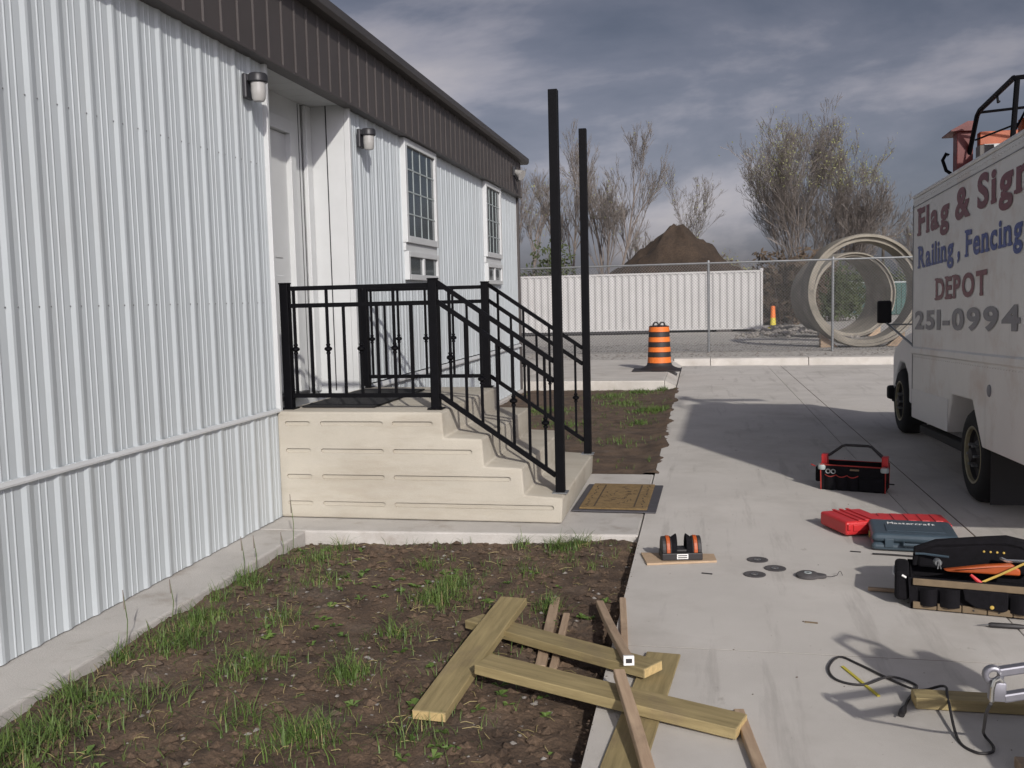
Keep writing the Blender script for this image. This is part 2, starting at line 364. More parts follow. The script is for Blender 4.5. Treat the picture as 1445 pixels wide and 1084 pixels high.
dr = MB().bx(-3.504, -3.488, 6.80, 7.66, .86, 3.06).build('door', M_trimw, bld, bevel=.004)
fr = MB()
fr.bx(-3.504, -3.44, 7.66, 7.76, .82, 3.18); fr.bx(-3.504, -3.44, 6.68, 6.795, .82, 3.18); fr.bx(-3.503, -3.441, 6.79, 7.67, 3.065, 3.18)
fr.build('door_frame', M_trimw, bld, bevel=.004)
MB().bx(-3.5, -3.40, 6.7, 7.76, .803, .845).build('door_sill', M_lampb, bld, bevel=.004)
for z0, z1 in ((1.05, 1.85), (2.0, 2.9)):
    MB().bx(-3.489, -3.480, 6.95, 7.5, z0, z1).build('door_panel', M_trimw, dr, bevel=.004)
MB().cyl((-3.49, 6.88, 1.8), (-3.43, 6.88, 1.8), .012, n=10).cyl((-3.43, 6.88, 1.8), (-3.43, 7.0, 1.8), .012, n=10).build('handle', M_chrome, dr)
# fascia panels (brown, ribbed)
FX = -3.045
y = -2.7
while y < 16.2:
    w = min(.92, 16.22 - y); P = []; o = 0
    while o < w - .05:
        P += [(o, 0), (o+.192, 0), (o+.203, .010), (o+.214, .010), (o+.226, 0)]; o += .23
    P = [p for p in P if p[0] < w] + [(w, 0)]; n = len(P)
    b = MB(); b.add([(FX+d, y+t, 3.375) for t, d in P] + [(FX+d, y+t, 3.96) for t, d in P], [(i, i+1, n+i+1, n+i) for i in range(n-1)])
    b.build('fascia_panel', M_brown, bld, fix=False); y += .92
b = MB().bx(WX-.01, FX+.02, -2.7, 16.22, 3.352, 3.374); b.build('fascia_drip_edge', M_brown, bld, bevel=.003)
MB().bx(WX-.3, FX, 16.222, 16.235, 3.37, 3.97).build('fascia_return', M_brown, bld)
MB().bx(-3.5, FX-.002, 16.19, 16.2215, 3.3745, 3.95).build('fascia_end', M_brown, bld)
# roof edge / gutter + sloped sheet
b = MB(); b.prism([(-3.10, 3.945), (-2.955, 3.945), (-2.925, 3.975), (-2.925, 4.045), (-2.945, 4.05), (-2.95, 4.0), (-3.10, 4.0)], -2.8, 16.42, 'xz'); b.build('gutter', M_roof, bld, bevel=.004)
rf = MB().prism([(-2.96, 4.015), (-2.96, 4.045), (-12.5, 4.75), (-12.5, 4.70)], -2.8, 16.4, 'xz').build('roof', M_roof, bld)
# windows
def window(y0, y1, z0, z1, cols, rows, slider=False):
    w = put('window', None, bld); fw = .075 if not slider else .06
    f = MB(); x0, x1 = WX, WX+.062
    for a in ((y0, y0+fw, z0, z1), (y1-fw, y1, z0, z1), (y0+fw, y1-fw, z0, z0+fw), (y0+fw, y1-fw, z1-fw, z1)): f.bx(x0, x1, *a)
    if slider: f.bx(x0, x1-.006, (y0+y1)/2-.03, (y0+y1)/2+.03, z0+fw, z1-fw)
    f.build('frame', M_trimw, w, bevel=.006)
    mu = MB(); iy0, iy1, iz0, iz1 = y0+fw, y1-fw, z0+fw, z1-fw
    for i in range(cols):
        for j in range(rows):
            a = iy0+(iy1-iy0)*i/cols; b2 = iy0+(iy1-iy0)*(i+1)/cols; c = iz0+(iz1-iz0)*j/rows; d = iz0+(iz1-iz0)*(j+1)/rows
            MB().bx(WX+.026, WX+.034, a+.003, b2-.003, c+.003, d-.003).build('pane', M_glass, w)
    for i in range(1, cols):
        a = iy0+(iy1-iy0)*i/cols; MB().bx(WX+.030, WX+.040, a-.007, a+.007, iz0, iz1).build('muntin', M_munt, w)
    for j in range(1, rows):
        c = iz0+(iz1-iz0)*j/rows; MB().bx(WX+.031, WX+.041, iy0, iy1, c-.007, c+.007).build('muntin', M_munt, w)
    MB().bx(WX+.025, WX+.0258, iy0, iy1, iz0, iz1).build('dark_backing', M_lampb, w)  # charcoal sheet behind the panes, its colour standing in for the dark interior
for y0, y1 in ((9.72, 10.95), (13.58, 14.66)):
    window(y0, y1, 2.24, 3.348, 4, 4); window(y0+.02, y1-.01, 1.84, 2.15, 2, 1, True)
    MB().bx(WX, WX+.035, y0+.005, y1-.005, 2.152, 2.238).build('mullion_panel', M_trimw, bld, bevel=.004)
# screw rows
b = MB()
for k in range(-6, 28):
    for z in (1.62, 2.62):
        yy = 6.505 - PITCH*4*10 + (k+12)*PITCH
        if yy < 6.45: b.lathe([(0, .004), (.004, .003), (.005, 0)], (WX+.001, yy+.088, z), 6, 'x'); b.lathe([(0, .004), (.004, .003), (.005, 0)], (WX+.001, yy+.004, z), 6, 'x')
b.build('screw_heads', M_galv, bld)['kind'] = 'stuff'

# wall lamps
def wall_lamp(y, z, label):
    t = thing('wall_lamp', label, 'lamp', (WX+.026, y, z), group='jar lamps beside the door')
    MB().bx(0, .035, -.055, .055, -.10, .07).build('back_plate', M_lampb, t, bevel=.01)
    MB().lathe([(0, .075), (.058, .07), (.067, .055), (.067, .015), (.060, .008), (0, .008)], (.098, 0, 0), 24).bx(.03, .09, -.045, .045, .02, .062).build('cap', M_lampb, t, smooth=True)
    MB().lathe([(.051, .01), (.051, -.05), (.047, -.10), (.036, -.118), (0, -.121)], (.098, 0, 0), 24).build('glass_jar', M_frost, t, smooth=True)
wall_lamp(6.20, 3.135, 'wall lamp with charcoal cap and frosted jar on the wall left of the door recess')
wall_lamp(8.42, 3.135, 'wall lamp with charcoal cap and frosted jar between the door recess and the window')
t = thing('floodlight', 'small twin floodlight under the roof edge at the far corner of the building', 'floodlight', (FX+.012, 15.5, 3.70))
MB().bx(0, .04, -.08, .08, -.06, .10).build('bracket', M_lampb, t, bevel=.008)
MB().cyl((.03, .0, .02), (.16, -.05, -.06), .03, .09, 14).build('lamp_head', M_frost, t, smooth=True)
MB().cyl((.03, 0, -.03), (.10, -.02, -.13), .035, .045, 12).build('sensor', M_lampb, t, smooth=True)

# ================================================================== CONCRETE STEPS
SY0, SY1 = 6.49, 8.42
prof = [(-3.12, 0), (-.975, 0), (-.965, .185), (-1.245, .20), (-1.255, .395), (-1.535, .405), (-1.545, .605), (-1.83, .612), (-1.84, .80), (-3.12, .805)]
bm = bmesh.new()
me = MB().prism(prof, SY0, SY1, 'xz').mesh('steps', M_step, bevel=.016, seg=3)
steps_body = bpy.data.objects.new('tmp', me); COL.objects.link(steps_body)
cut = MB()
def groove(x0, x1, z):
    h = .017; n = 6; pts = []
    for j in range(n+1): a = math.pi/2 + math.pi*j/n; pts.append((x0 + h + h*math.cos(a), z + h*math.sin(a)))
    for j in range(n+1): a = -math.pi/2 + math.pi*j/n; pts.append((x1 - h + h*math.cos(a), z + h*math.sin(a)))
    b = MB(); b.prism(pts, SY0-.02, SY0+.016, 'xz')
    cut.add(b.v, b.f)
for z, xr in ((.715, -1.91), (.51, -1.62), (.315, -1.34), (.112, -1.03)):
    groove(-3.06, -2.86, z); groove(-2.78, -2.29, z); groove(-2.22, xr, z)
cutme = cut.mesh('cut', M_step); cuto = bpy.data.objects.new('cut', cutme); COL.objects.link(cuto)
md = steps_body.modifiers.new('b', 'BOOLEAN'); md.operation = 'DIFFERENCE'; md.object = cuto; md.solver = 'EXACT'
dg = bpy.context.evaluated_depsgraph_get(); dg.update()
sm = bpy.data.meshes.new_from_object(steps_body.evaluated_get(dg))
sm.polygons.foreach_set('use_smooth', [True]*len(sm.polygons)); sm.set_sharp_from_angle(angle=R(40))
bpy.data.objects.remove(steps_body); bpy.data.objects.remove(cuto)
tag(put('concrete_steps', sm), 'cream precast concrete steps with moulded side grooves in front of the door recess', 'steps')

# ================================================================== RAILINGS
def bal(parent, x, z0, z1, knuckle=None):
    o = MB().bx(x-.0095, x+.0095, -.0095, .0095, z0, z1).build('baluster', M_black, parent)
    if knuckle:
        k = MB().lathe([(.010, -.042), (.017, -.036), (.017, -.026), (.012, -.020), (.030, -.007), (.030, .007), (.012, .020), (.017, .026), (.017, .036), (.010, .042)], (x, 0, knuckle), 10)
        k.build('knuckle', M_black, o, smooth=True)
def railing(y, label, top):
    t = thing('railing', label, 'railing', (0, y, 0), group='stair railings')
    def post(x, z0, z1, plate=True):
        p = MB().bx(x-.033, x+.033, -.033, .033, z0+.006, z1).build('post', M_black, t, bevel=.004)
        MB().bx(x-.055, x+.055, -.055, .055, z0, z0+.008).build('base_plate', M_galv if z0 < .3 else M_black, p)
        if z1 < 2: MB().bx(x-.037, x+.037, -.037, .037, z1, z1+.012).build('post_cap', M_black, p, bevel=.004)
    post(-3.09, .806, 1.755); post(-1.925, .806, 1.760); post(-1.005, .19, top)
    for z in (1.722, 1.592, .908):
        MB().bx(-3.056, -1.958, -.0135, .0135, z-.0165, z+.0165).build('rail', M_black, t)
    for i in range(8):
        x = -3.022 + i * .1315
        if i % 2 == 0: bal(t, x, .92, 1.71, 1.262)
        else: bal(t, x, .92, 1.58)
    z_at = lambda x, z: z - (x + 1.885) * .69
    for z in (1.735, 1.592, .90):
        MB().bar((-1.893, 0, z_at(-1.893, z)), (-1.037, 0, z_at(-1.037, z)), .027, .033).build('rail', M_black, t)
    for i in range(7):
        x = -1.806 + i * .1165
        if i % 2 == 0: bal(t, x, z_at(x, .90), z_at(x, 1.735), z_at(x, 1.24))
        else: bal(t, x, z_at(x, .90), z_at(x, 1.592))
railing(6.66, 'nearer black metal railing of the steps, its end post the taller looking one', 3.06)
railing(8.36, 'farther black metal railing of the steps, along the grass side', 3.08)

# mats
tag(MB().bx(-3.02, -2.43, 6.72, 8.05, .808, .822).build('landing_mat', M_rub, bevel=.004), 'flat black rubber mat on the top landing of the steps', 'mat')
t = thing('door_mat', 'brown coir door mat with grey rubber border at the foot of the steps', 'mat', (-.635, 7.36, .002), (0, 0, R(-1)))
MB().bx(-.315, .315, -.50, .50, 0, .012).build('rubber_border', M_matedge, t, bevel=.005)
c = MB().bx(-.262, .247, -.455, .475, .012, .024).build('coir_field', M_coir, t, bevel=.004)
pr_ = MB(); rr = random.Random(2)
for x in (-.155, .145): pr_.bx(x-.006, x+.006, -.40, .42, .024, .0252)
for i in range(12):
    for x in (-.215, .20):
        yy = -.40 + i*.07 + rr.uniform(-.01, .01); pr_.bar((x+rr.uniform(-.015,.015), yy, .0245), (x+rr.uniform(-.015,.015), yy+.045, .0245), .009, .0015)
for i in range(34):
    a = rr.uniform(0, 6.28); q = rr.uniform(.03, .13); cx, cy = q*math.cos(a)-.005, 2.6*q*math.sin(a)
    pr_.tube([(cx+.022*math.cos(a+j*.5), cy+.035*math.sin(a+j*.5), .0245) for j in range(4)], .0035, 4)
pr_.build('woven_pattern', M_coird, c)['kind'] = 'stuff'

# ================================================================== TRUCK
TR = thing('box_truck', 'dirty white box truck with maroon and blue lettering parked on the driveway', 'truck', (2.0, 9.56, 0))
TB = put('body', None, TR, (0, 0, 0), (-.0315, 0, 0))     # body sits nose-down on the wheels; y is minus towards the rear
WD = 1.72; LN = 3.75
side = [(0, .375), (0, 2.455), (-.03, 2.49), (-LN, 2.49), (-LN, .375), (-2.33, .375), (-2.42, .60), (-2.05+.45, .715), (-1.02, .705), (-.80, .375)]
side = [(0, .375), (0, 2.46), (-LN, 2.46), (-LN, .375), (-2.26, .375), (-2.12, .70), (-1.55, .70), (-1.02, .70), (-.72, .375)]
side = [(0, .375), (0, 2.46), (-LN, 2.46), (-LN, .375), (-2.31, .375), (-2.05, .70), (-1.47, .70), (-1.32, .375)]
box = MB().prism(side, 0, WD, 'yz').build('box', M_truck, TB, bevel=.012)
MB().bx(-.004, WD+.004, -LN-.01, .012, 2.461, 2.495).build('roof_rail', M_truck, TB, bevel=.010)
MB().bx(-.006, -.001, -LN, .0, 2.375, 2.381).build('roof_seam', M_greyv, TB)
MB().prism([(-.014, 1.00), (-.014, 1.045), (-.001, 1.06), (-.001, .985)], -LN, .005, 'xz').build('side_moulding', M_truck, TB)
b = MB()
for k in range(60): b.lathe([(0, -.004), (.005, -.003), (.007, 0)], (-.001, -.05-k*.061, 2.42), 6, 'x'); b.lathe([(0, -.004), (.005, -.003), (.007, 0)], (-.001, -.05-k*.061, .965), 6, 'x')
b.build('rivets', M_truck, TB)['kind'] = 'stuff'
MB().bx(-.007, -.001, -1.36, -.04, .385, .655).build('skirt_panel', M_tw2, TB, bevel=.002)
MB().bx(-.005, -.001, -.032, -.022, .39, 2.40).build('door_seam', M_greyv, TB)
MB().lathe([(0, -.010), (.03, -.010), (.042, -.006), (.045, 0)], (-.001, -2.48, .80), 18, 'x').build('fuel_cap', M_greyv, TB, smooth=True)
MB().bx(.25, 1.4, -LN+.1, 2.2, .36, .46).build('chassis', M_under, TB)
MB().bx(.02, .12, -1.75, -.25, .26, .33).build('running_board', M_under, TB, bevel=.01)
# cab and nose (narrower than the box)
nose = [(.01, .60), (.01, 1.22), (1.02, 1.19), (1.42, 1.13), (1.86, 1.0), (1.95, .9), (1.95, .55), (1.85, .50), (1.78, .55), (1.72, .72), (1.56, .84), (1.34, .84), (1.16, .72), (1.10, .55), (1.10, .42), (.01, .42)]
MB().prism(nose, .20, WD-.20, 'yz').build('nose', M_tw2, TB, bevel=.03, seg=3)
MB().prism([(.013, 1.215), (.013, 2.05), (.55, 2.05), (1.12, 1.205)], .24, WD-.24, 'yz').build('cab', M_tw2, TB, bevel=.03)
MB().prism([(.60, 2.005), (.615, 2.012), (1.105, 1.26), (1.085, 1.25)], .30, WD-.30, 'yz').build('windscreen', M_glass, TB)
MB().prism([(.06, 1.28), (.06, 1.95), (.52, 1.95), (.96, 1.28)], .228, .238, 'yz').build('side_window', M_glass, TB)
MB().bx(.20, WD-.20, 1.965, 2.06, .36, .50).build('bumper', M_under, TB, bevel=.03)
MB().bx(.14, .25, 1.90, 2.02, .40, .56).build('bumper_guard', M_under, TB, bevel=.03)
MB().lathe([(0, .03), (.05, .025), (.07, 0)], (.36, 1.95, .78), 14, 'y').build('headlight', M_frost, TB, smooth=True)
MB().lathe([(0, .03), (.05, .025), (.07, 0)], (1.36, 1.95, .78), 14, 'y').build('headlight', M_frost, TB, smooth=True)
mr = MB().bx(-.115, .035, 1.15, 1.20, 1.285, 1.53).build('mirror', M_under, TB, bevel=.022, seg=3)
MB().tube([(-.02, 1.17, 1.29), (.0, 1.1, 1.26), (.02, .02, 1.06)], .012, 6).tube([(0, 1.12, 1.27), (.22, 1.0, 1.27)], .008, 6).build('mirror_arm', M_galv, mr)
def wheel(x0, x1, y, z, r):
    w = put('wheel', None, TR); s = 1 if x1 > x0 else -1; wd = abs(x1-x0)
    pr2 = [(r*.60, 0), (r*.74, -.012), (r*.90, 0), (r*.98, .03), (r, .05), (r, wd-.05), (r*.98, wd-.03), (r*.9, wd), (r*.6, wd)]
    MB().lathe([(a, s*h) for a, h in pr2], (x0, y, z), 36, 'x').build('tyre', M_tyre, w, smooth=True)
    MB().lathe([(a, s*h) for a, h in [(r*.56, .02), (r*.54, .05), (r*.36, .06), (r*.30, .03), (r*.16, .012), (r*.14, -.02), (0, -.025)]], (x0, y, z), 28, 'x').build('rim', M_bblk, w, smooth=True)
    MB().lathe([(a, s*h) for a, h in [(r*.63, .004), (r*.61, -.006), (r*.57, -.002), (r*.555, .022)]], (x0, y, z), 28, 'x').build('rim_lip', M_rim, w, smooth=True)
    n_ = MB()
    for k in range(6):
        a = k*math.pi/3; n_.cyl((x0+s*.03, y+r*.24*math.cos(a), z+r*.24*math.sin(a)), (x0-s*.02, y+r*.24*math.cos(a), z+r*.24*math.sin(a)), .012, n=6)
    n_.build('lug_nuts', M_galv, w)
wheel(.02, .25, -2.0, .345, .355); wheel(WD-.02, WD-.25, -2.0, .345, .355)
wheel(.21, .45, 1.62, .355, .365); wheel(WD-.21, WD-.45, 1.62, .355, .365)
MB().cyl((.2, -2.0, .345), (WD-.2, -2.0, .345), .06, n=10).cyl((.3, 1.62, .355), (WD-.3, 1.62, .355), .045, n=10).build('axle', M_under, TR)
MB().bx(.01, .34, -2.50, -2.485, .07, .50).build('mud_flap', M_under, TR); MB().bx(WD-.34, WD-.01, -2.50, -2.485, .07, .50).build('mud_flap', M_under, TR)
# lettering
def glyph(ch, bold):
    cu = bpy.data.curves.new('t', 'FONT'); cu.body = ch; cu.size = 1; cu.offset = bold; cu.resolution_u = 4
    o = bpy.data.objects.new('t', cu); COL.objects.link(o); d = bpy.context.evaluated_depsgraph_get(); d.update()
    m = bpy.data.meshes.new_from_object(o.evaluated_get(d)); bpy.data.objects.remove(o)
    v = [(a.co.x, a.co.y) for a in m.vertices]; f = [tuple(p.vertices) for p in m.polygons]; bpy.data.meshes.remove(m)
    return v, f
SER = {'F': ('bl', 'tl'), 'l': ('bm',), 'i': ('bm',), 'g': (), 'n': ('bl', 'br'), 'R': ('bl', 'br', 'tl'), 'D': ('bl', 'tl'), 'E': ('bl', 'tl'), 'P': ('bl', 'tl'), 'T': ('bm',), 'a': ('br',), 's': (), 'S': ()}
def lettering(word, y_left, y_right, z, cap, material, bold=.035, serif=True):
    """flat vinyl word on the truck's side; y_left is nearer the nose"""
    x = 0; V = []; F = []
    for ch in word:
        if ch == ' ': x += .25; continue
        v, f = glyph(ch, bold); x0 = min(a for a, b in v); x1 = max(a for a, b in v); off = len(V)
        V += [(a - x0 + x, b) for a, b in v]; F += [tuple(i+off for i in p) for p in f]
        if serif:
            top = max(b for a, b in v); st = .105 if ch in 'ilT' else .13
            for k in SER.get(ch, ()):
                cx = {'l': .06, 'm': (x1-x0)/2, 'r': x1-x0-.07}[k[1]] + x
                zz = {'b': -.02, 't': top-.055, 'x': .50}[k[0]]
                o2 = len(V); V += [(cx-st, zz), (cx+st, zz), (cx+st, zz+.075), (cx-st, zz+.075)]; F.append((o2, o2+1, o2+2, o2+3))
        x += x1 - x0 + .10
    mnx = min(a for a, b in V); mxx = max(a for a, b in V); sx = (y_left - y_right) / (mxx - mnx); sz = cap / .70
    me = bpy.data.meshes.new('lettering')
    vs = []; fs_ = []
    me.from_pydata([(-.0045 - .0004 * (i % 2), y_left - (a - mnx) * sx, z + b_ * sz) for i, (a, b_) in enumerate(V)], [], F)
    me.materials.append(material); o = put('lettering', me, TB); return o
Y0 = 9.56
lettering('Flag', 9.36-Y0, 8.22-Y0, 2.10, .232, M_maroon, .036)
lettering('&', 8.03-Y0, 7.60-Y0, 2.10, .232, M_maroon, .036)
lettering('Signs', 7.42-Y0, 6.00-Y0, 2.115, .232, M_maroon, .036)
lettering('Railing', 9.33-Y0, 8.07-Y0, 1.795, .190, M_blue, .028)
lettering(',', 7.95-Y0, 7.88-Y0, 1.80, .19, M_blue, .045, False)
lettering('Fencing', 7.74-Y0, 6.42-Y0, 1.79, .190, M_blue, .028)
lettering('DEPOT', 8.67-Y0, 7.16-Y0, 1.485, .172, M_maroon, .036)
lettering('251-0994', 9.42-Y0, 6.44-Y0, 1.232, .158, M_greyv, .04, False)
# roof gear
rg = thing('roof_rack', 'black tubular ladder rack on the roof of the box truck', 'rack', (2.09, 9.50, 0), (-.0315, 0, 0))
def frame(y):
    MB().tube([(.20, y+.42, 2.50), (.24, y+.36, 2.72), (.25, y, 3.19), (.26, y-.75, 3.28), (.28, y-1.0, 2.50)], .024, 8).build('hoop', M_black, rg, smooth=True)
fy = -.62
MB().tube([(.34, .05, 2.50), (.34, -.02, 2.62), (.34, -.42, 3.12), (.34, -.50, 3.15), (.34, -1.42, 3.20), (.34, -1.50, 3.16), (.34, -1.36, 2.50)], .022, 8).build('hoop', M_black, rg, smooth=True)
MB().tube([(.95, -.25, 2.50), (.95, -.62, 3.13), (.95, -.70, 3.15), (.95, -1.62, 3.20), (.95, -1.70, 3.16), (.95, -1.56, 2.50)], .022, 8).build('hoop', M_black, rg, smooth=True)
MB().tube([(.34, -1.46, 3.19), (.95, -1.66, 3.18)], .018, 6).build('cross_bar', M_black, rg)
MB().tube([(.34, -.46, 3.14), (.95, -.66, 3.14)], .012, 6).build('cross_bar', M_black, rg)
MB().bx(.58, .64, -.95, -.90, 2.495, 3.12).build('upright', M_brown, rg); MB().bx(.58, .64, -1.10, -1.04, 2.495, 3.10).build('upright', M_brown, rg)
MB().tube([(.36, -.30, 2.93), (.9, -1.6, 3.02)], .009, 5).build('cross_wire', M_black, rg); MB().tube([(.36, -.75, 2.52), (.60, -.97, 3.1)], .010, 5).build('cross_wire', M_black, rg)
MB().tube([(.34, -1.0, 3.165), (.34, -1.02, 3.10), (.34, -1.06, 3.10)], .010, 5).build('hook', M_black, rg)
MB().tube([(.34, -.06, 2.62), (.27, .02, 2.66), (.20, .05, 2.72), (.17, .06, 2.82), (.20, .05, 2.88), (.22, .05, 2.86)], .018, 6).build('strap', M_black, rg)
dk = thing('rooftop_derrick', 'red and orange steel hoist column bolted on the truck roof front', 'hoist', (2.10, 9.50, .03), (-.0315, 0, 0))
MB().bx(.22, .36, -.20, -.06, 2.495, 3.02).build('column', M_red, dk, bevel=.006)
MB().prism([(.16, 3.0), (.16, 3.012), (.30, 3.085), (.36, 3.085), (.36, 3.0)], -.24, .10, 'xz').build('top_flange', M_red, dk)
MB().bx(.40, 1.35, -.26, -.16, 2.86, 2.98).build('beam', M_ora, dk, bevel=.006)
MB().bx(.55, 1.45, -.9, -.80, 2.82, 2.96).build('beam', M_ora, dk, bevel=.006)
MB().bx(.38, .70, -.42, -.28, 2.66, 2.84).build('winch_box', M_trimw, dk, bevel=.01)
b = MB()
for i in range(3):
    for j in range(2): b.lathe([(.012, -.003), (.026, -.003), (.026, .001)], (.44+i*.085, -.421, 2.71+j*.08), 12, 'y')
b.build('winch_vents', M_under, dk)['kind'] = 'stuff'
MB().bx(.30, .42, -.62, -.50, 2.495, 2.80).build('bracket', M_brown, dk, bevel=.006); MB().tube([(.36, -.3, 2.52), (.5, -.5, 2.7), (.62, -.7, 2.6), (.7, -.95, 2.75)], .016, 6).build('hose', M_bblk, dk, smooth=True)
MB().bx(.75, .95, -1.25, -1.0, 2.645, 2.80).build('motor_box', M_greyv, dk, bevel=.01)
MB().bx(.42, 1.3, -1.15, -.5, 2.495, 2.64).build('deck_box', M_under, dk, bevel=.01)

# ================================================================== FAR LOT
# chain-link fence
FY = 24.75; fn = thing('chain_link_fence', 'grey chain-link fence along the gravel lot behind the kerb', 'fence', (0, FY, .11))
FX0, FX1, FH = -13.0, 14.0, 2.30
for x in (-12.85, -9.57, -6.3, -3.05, .215, 3.27, 6.5, 9.75, 13.0):
    p = MB().cyl((x, 0, -.1), (x, 0, FH+.03), .034, n=10).build('post', M_galv, fn, smooth=True)
    MB().lathe([(0, .05), (.03, .035), (.038, 0), (.038, -.02)], (x, 0, FH+.03), 10).build('post_cap', M_galv, p, smooth=True)
MB().cyl((FX0, -.02, FH), (FX1, -.02, FH), .024, n=8).build('top_rail', M_galv, fn, smooth=True)
MB().cyl((FX0, -.03, .06), (FX1, -.03, .06), .004, n=5).build('tension_wire', M_wire, fn)
b = MB(); sp_ = .078
k = FX0 - FH
while k < FX1:
    for sgn in (1, -1):
        a0, a1 = (k, k+FH) if sgn == 1 else (k+FH, k)
        z0, z1 = .05, FH
        if min(a0, a1) > FX0 - .01 and max(a0, a1) < FX1 + .01: b.cyl((a0, -.035+.004*sgn, z0), (a1, -.035+.004*sgn, z1), .0032, n=3, cap=False)
    k += sp_
b.build('wire_mesh', M_wire, fn, fix=False)
# shipping container
ct = thing('shipping_container', 'white corrugated shipping container behind the chain-link fence', 'container', (2.43, 38.3, .11), (0, 0, R(1.4)))
CL, CH, CW = 12.19, 2.42, 2.44
b = MB(); P = []; xx = -CL+.08
while xx < -.10:
    P += [(xx, 0), (xx+.07, 0), (xx+.138, .045), (xx+.208, .045)]; xx += .276
P = [p for p in P if p[0] < -.08] + [(-.08, 0)]; n = len(P)
b.add([(x, d, .16) for x, d in P] + [(x, d, CH-.08) for x, d in P], [(i, i+1, n+i+1, n+i) for i in range(n-1)]); b.build('side_wall', M_cont, ct, fix=False)
MB().bx(-CL, 0, -.01, .08, .10, .159).bx(-CL, 0, -.01, .07, CH-.079, CH).bx(-.085, 0, -.012, .1, .06, CH+.004).bx(-CL, -CL+.085, -.012, .1, .06, CH+.004).build('frame', M_cont, ct, bevel=.005)
MB().bx(-CL+.02, -.02, .10, CW, .12, CH-.03).build('shell', M_cont, ct)
MB().bx(-CL+.01, -.01, -.005, CW, CH-.028, CH+.012).build('roof', M_dirt, ct)
for x in (-.09, -CL):
    for z in (.0, CH-.10): MB().bx(x-.01, x+.10, -.02, .12, z+.06, z+.17).build('corner_casting', M_cont, ct, bevel=.006)
for x in (-1.5, -5, -9): MB().bx(x-.3, x+.3, .02, CW, 0, .10).build('timber_bearer', M_brown, ct)
tag(MB().tube([(-9, 36.9, .2), (-5, 36.95, .18), (-1.8, 36.9, .2)], .07, 10).build('drain_pipe', M_bblk, smooth=True), 'thin black pipe lying on the gravel in front of the container', 'pipe')
# concrete pipes
def pipe(loc, rz, R0, th, L, label, chips):
    t = thing('concrete_pipe', label, 'pipe', (loc[0], loc[1], loc[2]+R0), (0, 0, rz), group='large concrete pipe rings')
    rr = random.Random(int(R0*100)); n = 64; prof2 = [(R0, .02), (R0, L-.02), (R0-.02, L), (R0-th*.55, L), (R0-th*.6, L-.1), (R0-th, L-.1), (R0-th, .0), (R0-th*.5, 0), (R0-th*.45, -.1), (R0-.03, -.1)]
    b = MB(); b.lathe(prof2, (0,0,0), n, 'y', closed=True)
    b.v = [(x + .012*noise.noise(Vector((x*2, y*3, z*2))), y + .02*noise.noise(Vector((x*3, y*3, z*3+9))), z + .012*noise.noise(Vector((x*2, y*2+5, z*2)))) for x, y, z in b.v]
    b.build('ring', M_pipe, t, smooth=True)
    for s in (-1, 1): MB().prism([(s*R0*.42, -R0*.985), (s*R0*.72, -R0), (s*R0*.72, -R0*.74)], .2, .45, 'xz').build('chock', M_stick, t)
pipe((4.27, 26.2, .11), R(4), 1.50, .20, .95, 'largest concrete pipe ring, nearest to the fence beside the truck', True)
pipe((4.87, 32.0, .11), R(14), 1.38, .14, 2.0, 'smaller concrete pipe seen through and left of the largest ring', True)
# mound
mo = MB(); rr = random.Random(7); nr, na = 44, 120; v = []; f = []
for i in range(nr+1):
    q = i / nr
    for j in range(na):
        a = 2*math.pi*j/na; rad = 6.7*q*(1+.14*math.cos(2*a+.5)+.06*math.sin(5*a)); x, y2 = rad*math.cos(a), rad*math.sin(a)
        h = 5.2*(1-q)**1.05*(1-.22*math.sin(q*math.pi)*0) + .5*noise.noise(Vector((x*.5, y2*.5, 2)))*min(1, q*3) + .3*noise.noise(Vector((x*1.2, y2*1.2, 6))) + .16*noise.noise(Vector((x*3, y2*3, 4)))
        h += .45*math.exp(-((x-1.0)**2+(y2)**2)/.8) - .25*q*(1-q)*4*.5
        v.append((x, y2, h))
f = [(i*na+j, i*na+(j+1)%na, (i+1)*na+(j+1)%na, (i+1)*na+j) for i in range(nr) for j in range(na)]
mo.add(v, f); o = mo.build('dirt_mound', M_dirt, fix=False, smooth='all'); o.location = (-1.35, 51, .1); tag(o, 'tall brown heap of excavated dirt behind the container', 'dirt heap')
# small cone / marker near the pipes
t = thing('marker_drum', 'small orange and yellow marker post on the gravel between container and pipes', 'marker', (3.05, 41.5, .11))
MB().lathe([(.22, 0), (.22, .06), (.13, .08), (.11, .45)], (0,0,0), 14).build('base', M_yel, t, smooth=True)
MB().lathe([(.11, .451), (.09, .95), (0, .96)], (0,0,0), 14).build('top', M_or, t, smooth=True)
# gravel heap and rubble by the pipes
b = MB(); rr = random.Random(12)
for k in range(260):
    x, y2, s = rr.gauss(3.1, .8), rr.gauss(33.5, 1.6), rr.uniform(.04, .14)
    pts = []
    for dx_, dy_, dz_ in ((1,0,0),(-1,0,0),(0,1,0),(0,-1,0),(0,0,1),(0,0,-1)): pts.append((x+dx_*s*rr.uniform(.6,1.3), y2+dy_*s*rr.uniform(.6,1.3), .13+max(0,.28-.2*abs(x-3.1))+dz_*s*.7))
    b.add(pts, [(0,2,4),(2,1,4),(1,3,4),(3,0,4),(2,0,5),(1,2,5),(3,1,5),(0,3,5)])
o = stuff(b.build('rubble', M_peb, fix=False)); o['label'] = 'loose stones and broken concrete on the gravel near the pipes'
